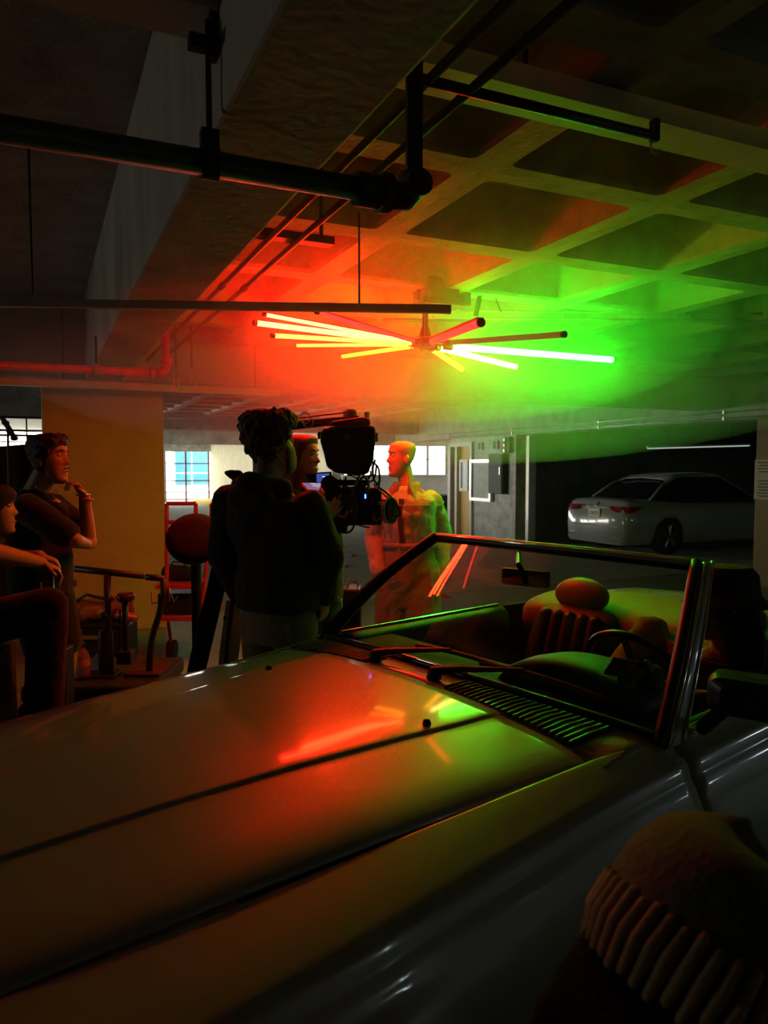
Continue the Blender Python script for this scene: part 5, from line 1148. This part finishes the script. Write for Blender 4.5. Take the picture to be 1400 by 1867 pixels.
# water bottle on the dolly
bt = P(150, 1226, DD-.08); bt.z = zdk-.02
bo = thing('water_bottle', bt, 'clear plastic water bottle standing on the dolly', 'bottle')
PET = mat('clear plastic', (.8, .85, .85), .08, trans=.75, ior=1.3, spec=.8)
MB().lathe(bt, [(0, .004), (.040, .004), (.046, .02), (.046, .06), (.043, .08), (.046, .10), (.046, .13), (.036, .165), (.018, .19), (.016, .20), (0, .20)], n=24).build('shell', PET, bo, smooth=True)
MB().lathe(bt+Vector((0, 0, .198)), [(0, 0), (.02, 0), (.02, .028), (0, .03)], n=20).build('cap', mat('dark green cap', (.05, .09, .06), .4), bo); MB().lathe(bt, [(.0465, .085), (.047, .085), (.047, .125), (.0465, .125)], n=24).build('label_band', mat('pale label', (.5, .35, .3), .5), bo)
pp_ = P(166, 1218, DD+.05); pp_.z = zdk-.018; tag(MB().prism([pp_, pp_+Vector((.07, 0, .03)), pp_+Vector((.03, .02, .12)), pp_+Vector((-.02, .02, .05))], Vector((0, .004, 0))).build('folded_paper', mat('pale green paper', (.45, .5, .4), .7)), 'pale folded paper leaning behind the water bottle on the dolly', 'paper')
# equipment behind the dolly: box with canvas bag, and red tube
eq = P(180, 1150, 6.1); eb = Vector((eq.x, 6.1, 0))
ec = thing('equipment_case', eb, 'black equipment case on the floor against the left column', 'case')
hE = P(170, 1135, 6.1).z; MB().box(eb+Vector((0, 0, hE/2)), .52, .4, hE).build('body', BLACK, ec, bevel=.02); MB().box(eb+Vector((0, -.205, hE*.75)), .16, .02, .03).build('handle', GALV, ec); MB().box(eb+Vector((0, 0, hE+.012)), .53, .41, .024).build('lid', BLACK, ec, bevel=.008)
ba = thing('canvas_bag', eb+Vector((0, 0, hE+.025)), 'slumped brown canvas bag lying on the equipment case', 'bag')
m = MB(); c0 = eb+Vector((0, 0, hE+.12)); m.cap(c0+Vector((-.18, 0, 0)), .09, c0+Vector((.12, .02, -.01)), .10); m.cap(c0+Vector((-.05, -.1, -.04)), .06, c0+Vector((.05, -.12, -.02)), .05); m.ell(c0+Vector((.22, 0, .0)), .07, .1, .09)
m.build('cloth', fabric('brown canvas', (.22, .10, .04)), ba, voxel=.012, sm=2, disp=(.05, .09)); MB().tube([c0+Vector((-.2, -.06, .05)), c0+Vector((-.05, -.1, .13)), c0+Vector((.12, -.08, .08))], .012, 8).build('strap', BLACK, ba)
rt = P(237, 1124, 5.6)
r_ = thing('marker_tube', Vector((rt.x, 5.6, 0)), 'short red tube with white print held on a stand near the knob post', 'tube')
MB().tube([P(212, 1120, 5.6), P(250, 1127, 5.6)], .032, 14).build('tube', REDPIPE, r_, smooth=True); MB().tube([Vector((rt.x-.02, 5.6, 0)), rt+Vector((-.02, 0, -.03))], .012, 8).build('stand', BLACK, r_)
MB().box(rt+Vector((0, -.03, .012)), .12, .006, .012, X=(P(250, 1127, 5.6)-P(212, 1120, 5.6))).build('print_band', mat('white print', (.75, .75, .75), .6), r_)

# ================================================================== STOOL, BLACK FLAG, WHITE STAND, RED CART
ds = 4.3; sc0 = P(354, 982, ds)
t = thing('round_seat', Vector((sc0.x, ds, 0)), 'large round black padded disc on a post left of the tall man', 'seat')
dn = Vector((.1, -.85, .5)).normalized(); MB().lathe(sc0-dn*.03, [(0, 0), (.13, 0), (.158, .012), (.162, .035), (.15, .055), (.10, .066), (0, .07)], dn, 36).build('pad', fabric('black vinyl', (.018, .014, .014)), t, smooth=True)
MB().tube([Vector((sc0.x, ds+.03, .02)), sc0+Vector((0, .03, -.02))], .03, 12).build('post', BLACK, t); MB().lathe(Vector((sc0.x, ds+.03, 0)), [(0, 0), (.2, 0), (.19, .02), (.04, .04), (0, .04)], n=24).build('foot', BLACK, t)
df = 3.62
t = thing('black_flag', Vector((P(385, 1100, df).x, df, 0)), 'black cloth hanging on a leaning frame beside the tall man', 'cloth')
cl = MB(); rows = []
for i in range(13):
    v = i/12; y = lerp(990, 1330, v); xl = lerp(398, 322, v**.9); xr = lerp(430, 350, v); row = []
    for k in range(9): u = k/8; row.append(P(lerp(xl, xr, u), y, df+.03*math.sin(u*9+v*3)))
    rows.append(row)
cl.loft(rows, closed=False); cl.build('cloth', fabric('black duvetyne', (.006, .006, .006)), t, smooth=True, solid=.008)
MB().tube([P(402, 985, df+.05), P(440, 985, df+.05)], .012, 8).build('frame_top', BLACK, t); MB().tube([P(436, 985, df+.06), Vector((P(380, 1330, df).x, df+.08, 0))], .012, 8).build('frame_leg', BLACK, t); MB().tube([P(402, 985, df+.06), Vector((P(330, 1330, df).x, df+.08, 0))], .012, 8).build('frame_leg', BLACK, t)
dw = 3.75
t = thing('white_stand', Vector((P(425, 1150, dw).x, dw, 0)), 'angular white metal stand with a small yellow tag behind the black cloth', 'stand')
poly('panel', [(412, 1096), (428, 1092), (446, 1130), (440, 1160), (418, 1330), (388, 1330), (400, 1190)], dw, dw+.03, WHITEP, t, .004)
MB().tube([P(424, 1062, dw+.02), P(423, 1095, dw+.02)], .012, 12).build('pole', CHROME, t, smooth=True); MB().box(P(411, 1127, dw-.004), .02, .006, .02).build('black_tag', BLACKP, t); MB().box(P(417, 1127, dw-.004), .015, .006, .02).build('yellow_tag', mat('yellow tag', (.6, .6, .05), .5), t)
MB().box(Vector((P(404, 1330, dw).x, dw+.015, .02)), .25, .16, .04).build('foot', BLACK, t)
pz = P(404, 1330, dw).z
if pz > .05: MB().box(Vector((P(404, 1330, dw).x, dw+.015, pz/2)), .08, .03, pz+.02).build('lower_panel', WHITEP, t)
dc = 6.0
RED = mat('red cart enamel', (.40, .025, .03), .4, var=.15, scale=12)
t = thing('utility_cart', Vector((P(345, 1100, dc).x, dc, 0)), 'red tubular utility cart carrying a black bag, behind the round seat', 'cart')
for pts in ([(304, 918), (304, 1130)], [(304, 918), (357, 918)], [(357, 918), (359, 1130)], [(306, 952), (357, 952)]): MB().tube([P(x, y, dc) for x, y in pts], .017, 10).build('frame_tube', RED, t)
MB().tube([P(387, 930, dc+.3), P(366, 1130, dc+.3)], .02, 10).build('handle_post', RED, t); MB().box(P(390, 925, dc+.3), .07, .05, .07).build('handle_grip', mat('bright red grip', (.8, .05, .03), .4), t, bevel=.01)
MB().box(P(333, 1062, dc+.15), .30, .5, .03).build('shelf', RED, t); MB().box(P(352, 1118, dc+.15), .40, .5, .03).build('lower_shelf', RED, t)
for px in (306, 358): w_ = P(px, 1130, dc); MB().lathe(Vector((w_.x, dc+.1, .08)), [(.02, -.03), (.08, -.03), (.08, .03), (.02, .03)], Vector((1, 0, 0)), 18).build('wheel', RUBBER, t); MB().tube([Vector((w_.x, dc+.1, .08)), w_], .014, 8).build('caster_leg', RED, t)
bg_ = P(325, 1057, dc+.15)
b2 = thing('camera_bag', bg_, 'black soft bag with a handle on the upper shelf of the red cart', 'bag')
m = MB(); m.cap(bg_+Vector((-.07, 0, .06)), .07, bg_+Vector((.08, 0, .055)), .065); m.build('bag', fabric('black nylon', (.015, .014, .015)), b2, voxel=.01, sm=1, disp=(.02, .06)); MB().tube([bg_+Vector((-.06, -.05, .1)), bg_+Vector((-.02, -.06, .16)), bg_+Vector((.06, -.06, .15)), bg_+Vector((.09, -.05, .1))], .007, 8).build('handle', BLACK, b2)
cb_ = P(330, 1116, dc+.15)
b3 = thing('storage_crate', cb_, 'black crate on the lower shelf of the red cart', 'crate'); MB().box(cb_+Vector((0, 0, .10)), .28, .36, .17).build('body', BLACKP, b3, bevel=.012); MB().tube([cb_+Vector((-.02, -.19, .18)), cb_+Vector((.0, -.2, .12)), cb_+Vector((.03, -.19, .17))], .004, 6).build('clip', GALV, b3)
# lamp stand and drape at the far left
dl = 7.0
t = thing('lamp_stand', Vector((P(25, 900, dl).x, dl, 0)), 'black stand with an angled arm silhouetted against the left window', 'stand')
MB().tube([Vector((P(14, 900, dl).x, dl, 0)), P(14, 770, dl)], .012, 8).build('pole', BLACK, t); MB().tube([P(3, 760, dl), P(27, 799, dl)], .024, 10).build('arm', BLACK, t)
for x, y in ((10, 771), (18, 786), (26, 799)): MB().ell(P(x, y, dl), .036, .03, .026).build('joint', BLACKP, t, smooth=True)
for a in (0, 2.1, 4.2): MB().tube([Vector((P(14, 900, dl).x, dl, .3)), Vector((P(14, 900, dl).x+.35*math.cos(a), dl+.35*math.sin(a), .01))], .010, 8).build('leg', BLACK, t)
MB().tube([P(-20, 805, dl), P(48, 806, dl)], .006, 6).build('cross_rod', WHITEP, t)
t = thing('black_drape', Vector((P(10, 950, 7.3).x, 7.3, 0)), 'dark grey cloth drape hanging at the far left', 'drape')
rows = []
for i in range(9):
    v = i/8; row = []
    for k in range(25): u = k/24; row.append(P(lerp(-160, lerp(36, 62, v), u), 0, 7.3+.06*math.sin(u*22+v*2))*Vector((1, 1, 0))+Vector((0, 0, lerp(P(0, lerp(830, 812, u), 7.3).z, .03, v))))
    rows.append(row)
MB().loft(rows, closed=False).build('cloth', fabric('charcoal cloth', (.05, .055, .055)), t, smooth=True, solid=.006); MB().tube([P(-170, 829, 7.3), P(50, 812, 7.3)], .012, 8).build('rod', BLACK, t)
MB().tube([P(48, 812, 7.32), P(48, 812, 7.32)*Vector((1, 1, 0))], .012, 8).build('upright', BLACK, t)

# ================================================================== PARKED SEDAN
SB = AB(9.25, 10.85); SF = Vx; SL = Z3.cross(SF)
def Q(x, y, z): return SB + SF*x + SL*y + Vector((0, 0, z))       # x forward from the rear bumper
sed = thing('sedan_car', SB+SF*2.2, 'white sedan parked nose in in the dark bay', 'car')
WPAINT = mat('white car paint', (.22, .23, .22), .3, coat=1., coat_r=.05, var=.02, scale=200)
def ssec(x):
    h_ = interp([(0, .62), (.04, .66), (.3, .70), (1, .74), (3.4, .74), (4.2, .70), (4.55, .55)], x)   # half width factor below
    w_ = interp([(0, .74), (.06, .83), (.25, .88), (.8, .90), (3.6, .90), (4.2, .86), (4.5, .74)], x)
    belt = interp([(0, .93), (.05, .98), (.5, 1.0), (1.2, .97), (3.0, .93), (3.6, .88), (4.3, .76), (4.5, .66)], x)
    return w_, belt
rings = []
for x in frange(0, 4.5, 60):
    w_, belt = ssec(x); sec = [(w_*.90, .20), (w_*.97, .26), (w_*.985, .40), (w_, .55), (w_*.99, .66), (w_*.975, .74), (w_*.965, .80), (w_*.94, belt-.05), (w_*.87, belt-.01), (w_*.70, belt+.015), (w_*.4, belt+.025), (0, belt+.03)]
    rear = max(0, 1-x/.05)
    out = []
    for y, z in sec:
        if y > .5 and z < .66:
            for xc in (.98, 3.62):
                if abs(x-xc) < .36: z = max(z, min(.33+math.sqrt(max(0, .36**2-(x-xc)**2)), .69))
        out.append((y, z))
    full = [Q(x+.09*max(0, 1-x/.3)*max(0, (z-.75))/.2, -y, z) for y, z in out]+[Q(x+.09*max(0, 1-x/.3)*max(0, (z-.75))/.2, y, z) for y, z in out[::-1][1:]]
    rings.append(full)
m = MB(); m.loft(rings, closed=False); n_ = len(rings[0])
m.f.append(tuple(range(n_))); m.f.append(tuple(len(rings)*n_-n_+k for k in range(n_)))
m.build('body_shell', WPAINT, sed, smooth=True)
DG = mat('dark car glass', (.01, .012, .012), .06, spec=.8)
gl_ = []
for x, zt, wt, wb2 in ((.62, 1.02, .60, .76), (.95, 1.22, .58, .80), (1.35, 1.42, .57, .82), (1.9, 1.47, .57, .83), (2.5, 1.44, .56, .83), (3.0, 1.22, .58, .80), (3.4, .96, .62, .78)):
    gl_.append([Q(x, -wb2, .93), Q(x, -wt-.04, zt-.05), Q(x, -wt*.8, zt), Q(x, 0, zt+.02), Q(x, wt*.8, zt), Q(x, wt+.04, zt-.05), Q(x, wb2, .93)])
MB().loft(gl_, closed=False).build('greenhouse_glass', DG, sed, smooth=True)
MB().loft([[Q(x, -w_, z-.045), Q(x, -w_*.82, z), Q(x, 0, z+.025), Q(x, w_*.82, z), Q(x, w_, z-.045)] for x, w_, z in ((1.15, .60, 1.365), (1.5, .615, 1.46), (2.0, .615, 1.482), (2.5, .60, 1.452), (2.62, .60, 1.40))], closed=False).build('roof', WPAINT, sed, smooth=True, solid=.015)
for s_ in (-1, 1):
    MB().tube([Q(.60, s_*.77, .99), Q(1.0, s_*.66, 1.26), Q(1.45, s_*.625, 1.42), Q(2.45, s_*.62, 1.41), Q(3.35, s_*.76, .97)], .022, 8).build('roof_rail', WPAINT, sed, smooth=True)
    lampv = [(.015, .44), (-.004, .58), (.03, .80), (.16, .875), (.38, .895), (.36, .85)]
    lr = [[Q(x-.015, s_*y*1.0, z) for x, y, z in ((.085, .30, .885), (.055, .50, .885), (.055, .68, .885), (.11, .815, .885), (.33, .885, .90))], [Q(x-.015, s_*y, z) for x, y, z in ((.075, .32, .86), (.025, .50, .80), (.03, .68, .77), (.09, .84, .775), (.26, .888, .83))]]
    MB().loft(lr, closed=False).build('tail_lamp', mat('smoked red lamp', (.16, .01, .012), .15), sed, solid=.03)
    for xc in (.98, 3.62):
        wh = MB().lathe(Q(xc, s_*.80, .33), [(.21, -.09), (.31, -.10), (.33, -.07), (.33, .07), (.31, .095), (.21, .09)], SL, 36).build('wheel', RUBBER, sed, smooth=True)
        MB().lathe(Q(xc, s_*.80, .33), [(.0, .04*s_), (.2, .02*s_), (.22, .09*s_), (.20, .092*s_), (.19, -.05*s_), (0, -.05*s_)], SL, 30).build('rim', BLACK, wh)
        for k in range(5):
            a = k*2*math.pi/5+.3
            for da in (-.13, .13): MB().tube([Q(xc, s_*.885, .33)+(SF*math.cos(a)+Z3*math.sin(a))*.03, Q(xc, s_*.89, .33)+(SF*math.cos(a+da)+Z3*math.sin(a+da))*.205], .013, 6).build('spoke', STEEL, wh)
    MB().box(Q(1.95, s_*.885, .80), .18, .03, .025, X=SF).build('door_handle', CHROME, sed, bevel=.006)
    MB().lathe(Q(.70, s_*.893, .82), [(0, 0), (.012, 0), (0, .01)], SL*s_, 10).build('marker', CHROME, sed)
MB().box(Q(.012, 0, .52), .03, 1.30, .035, X=SF).build('bumper_crease', WPAINT, sed, bevel=.01)
MB().box(Q(.03, 0, .29), .05, 1.45, .13, X=SF).build('diffuser', BLACKP, sed, bevel=.02)
for s_ in (-1, 1): MB().box(Q(.0, s_*.62, .33), .03, .18, .045, X=SF).build('reflector', CHROME, sed, bevel=.01)
pl_ = MB().box(Q(.012, .28-.28, .745), .015, .31, .16, X=SF, Z=Vector((0, 0, 1))).build('number_plate', mat('aged number plate', (.55, .48, .36), .5), sed, bevel=.004)
for k in range(4): MB().box(Q(.002, -.09+.06*k, .745), .004, .032, .07, X=SF).build('plate_mark', mat('plate ink', (.25, .16, .10), .6), pl_)
em = MB().lathe(Q(.055, 0, .905), [(.045, 0), (.045, .012), (.036, .012), (.036, 0)], -SF, 24).build('badge', CHROME, sed)
MB().box(Q(.048, 0, .905), .008, .012, .05, X=SF, Z=Vector((0, 0, 1))+SL*.5).build('badge_bar', CHROME, em); MB().box(Q(.048, 0, .905), .008, .012, .05, X=SF, Z=Vector((0, 0, 1))-SL*.5).build('badge_bar', CHROME, em)
MB().box(Q(.045, 0, .855), .03, .75, .02, X=SF).build('trunk_trim', CHROME, sed, bevel=.004)

# ================================================================== CREW MEMBER CLOSE TO THE CAMERA (lower right)
DH = .74
hc = P(1255, 1800, DH)
base = Vector((hc.x+.03, hc.y-.05, 0))
p = Person('crouching person in a ribbed knit beanie, blurred in the lower right corner', 'person', base, SK_TAN)
Fh = Vector((-.2, .85, -.35)).normalized(); Uh = (Vector((.52, .42, .74))).normalized()
p.head(hc, Fh, Uh, sc=1.04); nb = hc-Uh*.15-p.F*.03; p.neck(nb, .058)
Fb = Vector((.5, .86, 0)).normalized(); Lb = Z3.cross(Fb); ch = Vector((nb.x-.03, nb.y-.06, nb.z-.20)); pel = Vector((ch.x-.02, ch.y-.06, .46))
shl, shr = ch+Lb*.18+Z3*.12, ch-Lb*.18+Z3*.12
torso_rings(p.b, [(pel, .11, .16, Fb, Lb), (ch, .11, .16, Fb, Lb), (nb-Z3*.05, .08, .14, Fb, Lb), (nb, .055, .06, Fb, Lb)])
for sh, e in ((shl, 1), (shr, -1)):
    el = sh+Lb*.05*e-Z3*.24+Fb*.06; wr = el+Fb*.22-Lb*.05*e+Z3*.02; limb(p.b, [sh, el, wr], [.052, .042, .03]); hand_parts(p.b, wr, Fb, -Z3, e, curl=.5)
LGH = []
for e in (1, -1): hp = pel+Lb*.1*e; kn = hp+Fb*.36+Z3*.06; an = Vector((kn.x-.06*Fb.x, kn.y-.06*Fb.y, .09)); limb(p.b, [hp, kn, an], [.09, .06, .042]); LGH.append((hp, kn, an))
p.body(.006); face_details(p.body_o, p.hc, p.F, p.L, p.U, p.hs, HAIR_K)
m = MB(); hair_cap(m, p, .008, .02, -.05, -.10, 9)
for e in (-1, 1):
    for k in range(8): a = k/7; m.chain([p.at(lerp(.03, -.085, a), e*lerp(.072, .03, a), .0), p.at(lerp(.01, -.11, a), e*lerp(.088, .04, a), -.09), p.at(lerp(-.01, -.12, a), e*lerp(.085, .04, a), -.19)], [.030, .040, .030])
m.build('hair', mat('matte black hair', (.006, .005, .005), .9, spec=.1, bump=.5, scale=90, var=.3), p.t, voxel=.007, sm=1)
KN = mat('dark knitted wool', (.13, .12, .08), .95, bump=.4, scale=90, var=.25)
m = MB(); rows = []
NR = 72
for z, r in ((.0, 1.22), (.03, 1.30), (.06, 1.30), (.09, 1.25), (.115, 1.12), (.138, .92), (.153, .64), (.161, .34), (.163, .08)):
    rows.append([p.at(-.005+r*.097*math.cos(q), r*.079*math.sin(q), z+.02*math.cos(q)) for q in [2*math.pi*k/NR for k in range(NR)]])
m.loft(rows); bn = m.build('beanie', KN, p.t, smooth=True)
CUFF = mat('brown ribbed cuff', (.50, .34, .18), .9, bump=.3, scale=120, var=.2)
for k in range(46):
    q = 2*math.pi*k/46; sk = .05; j = random.uniform(-.004, .004)
    MB().chain([p.at(-.005+1.30*.097*math.cos(q), 1.30*.079*math.sin(q), -.018+j+.02*math.cos(q)), p.at(-.005+1.37*.097*math.cos(q+sk), 1.37*.079*math.sin(q+sk), .012+.02*math.cos(q)), p.at(-.005+1.33*.097*math.cos(q+2*sk), 1.33*.079*math.sin(q+2*sk), .045+j+.02*math.cos(q))], [.0052, .0062, .0050], 8).build('rib', CUFF, bn, smooth=True)
m = MB(); torso_rings(m, [(pel-Z3*.05, .16, .20, Fb, Lb), (ch, .15, .20, Fb, Lb), (ch+Z3*.12, .12, .19, Fb, Lb), (nb-Z3*.05, .085, .11, Fb, Lb), (nb, .07, .075, Fb, Lb)])
for sh, e in ((shl, 1), (shr, -1)): el = sh+Lb*.05*e-Z3*.24+Fb*.06; wr = el+Fb*.22-Lb*.05*e+Z3*.02; limb(m, [sh, el, wr], [.085, .075, .052])
m.build('jacket', fabric('black winter jacket', (.012, .010, .010)), p.t, voxel=.011, sm=3, disp=(.02, .08))
m = MB()
for hp, kn, an in LGH: limb(m, [hp, kn, an], [.115, .085, .07])
m.build('trousers', TEE, p.t, voxel=.012, sm=2)
for hp, kn, an in LGH: MB().ell(Vector((an.x, an.y, .05))+Fb*.06, .145, .05, .05, X=Fb).build('shoe', RUBBER, p.t, smooth=True)
st = thing('low_stool', Vector((pel.x, pel.y, 0)), 'low black stool under the crouching person at lower right', 'stool')
MB().lathe(Vector((pel.x, pel.y, .30)), [(0, 0), (.17, 0), (.175, .02), (.16, .04), (0, .04)], n=24).build('seat', BLACK, st)
for a in (.6, 2.2, 3.7, 5.3): MB().tube([Vector((pel.x+.11*math.cos(a), pel.y+.11*math.sin(a), .30)), Vector((pel.x+.17*math.cos(a), pel.y+.17*math.sin(a), 0))], .012, 8).build('leg', BLACK, st)
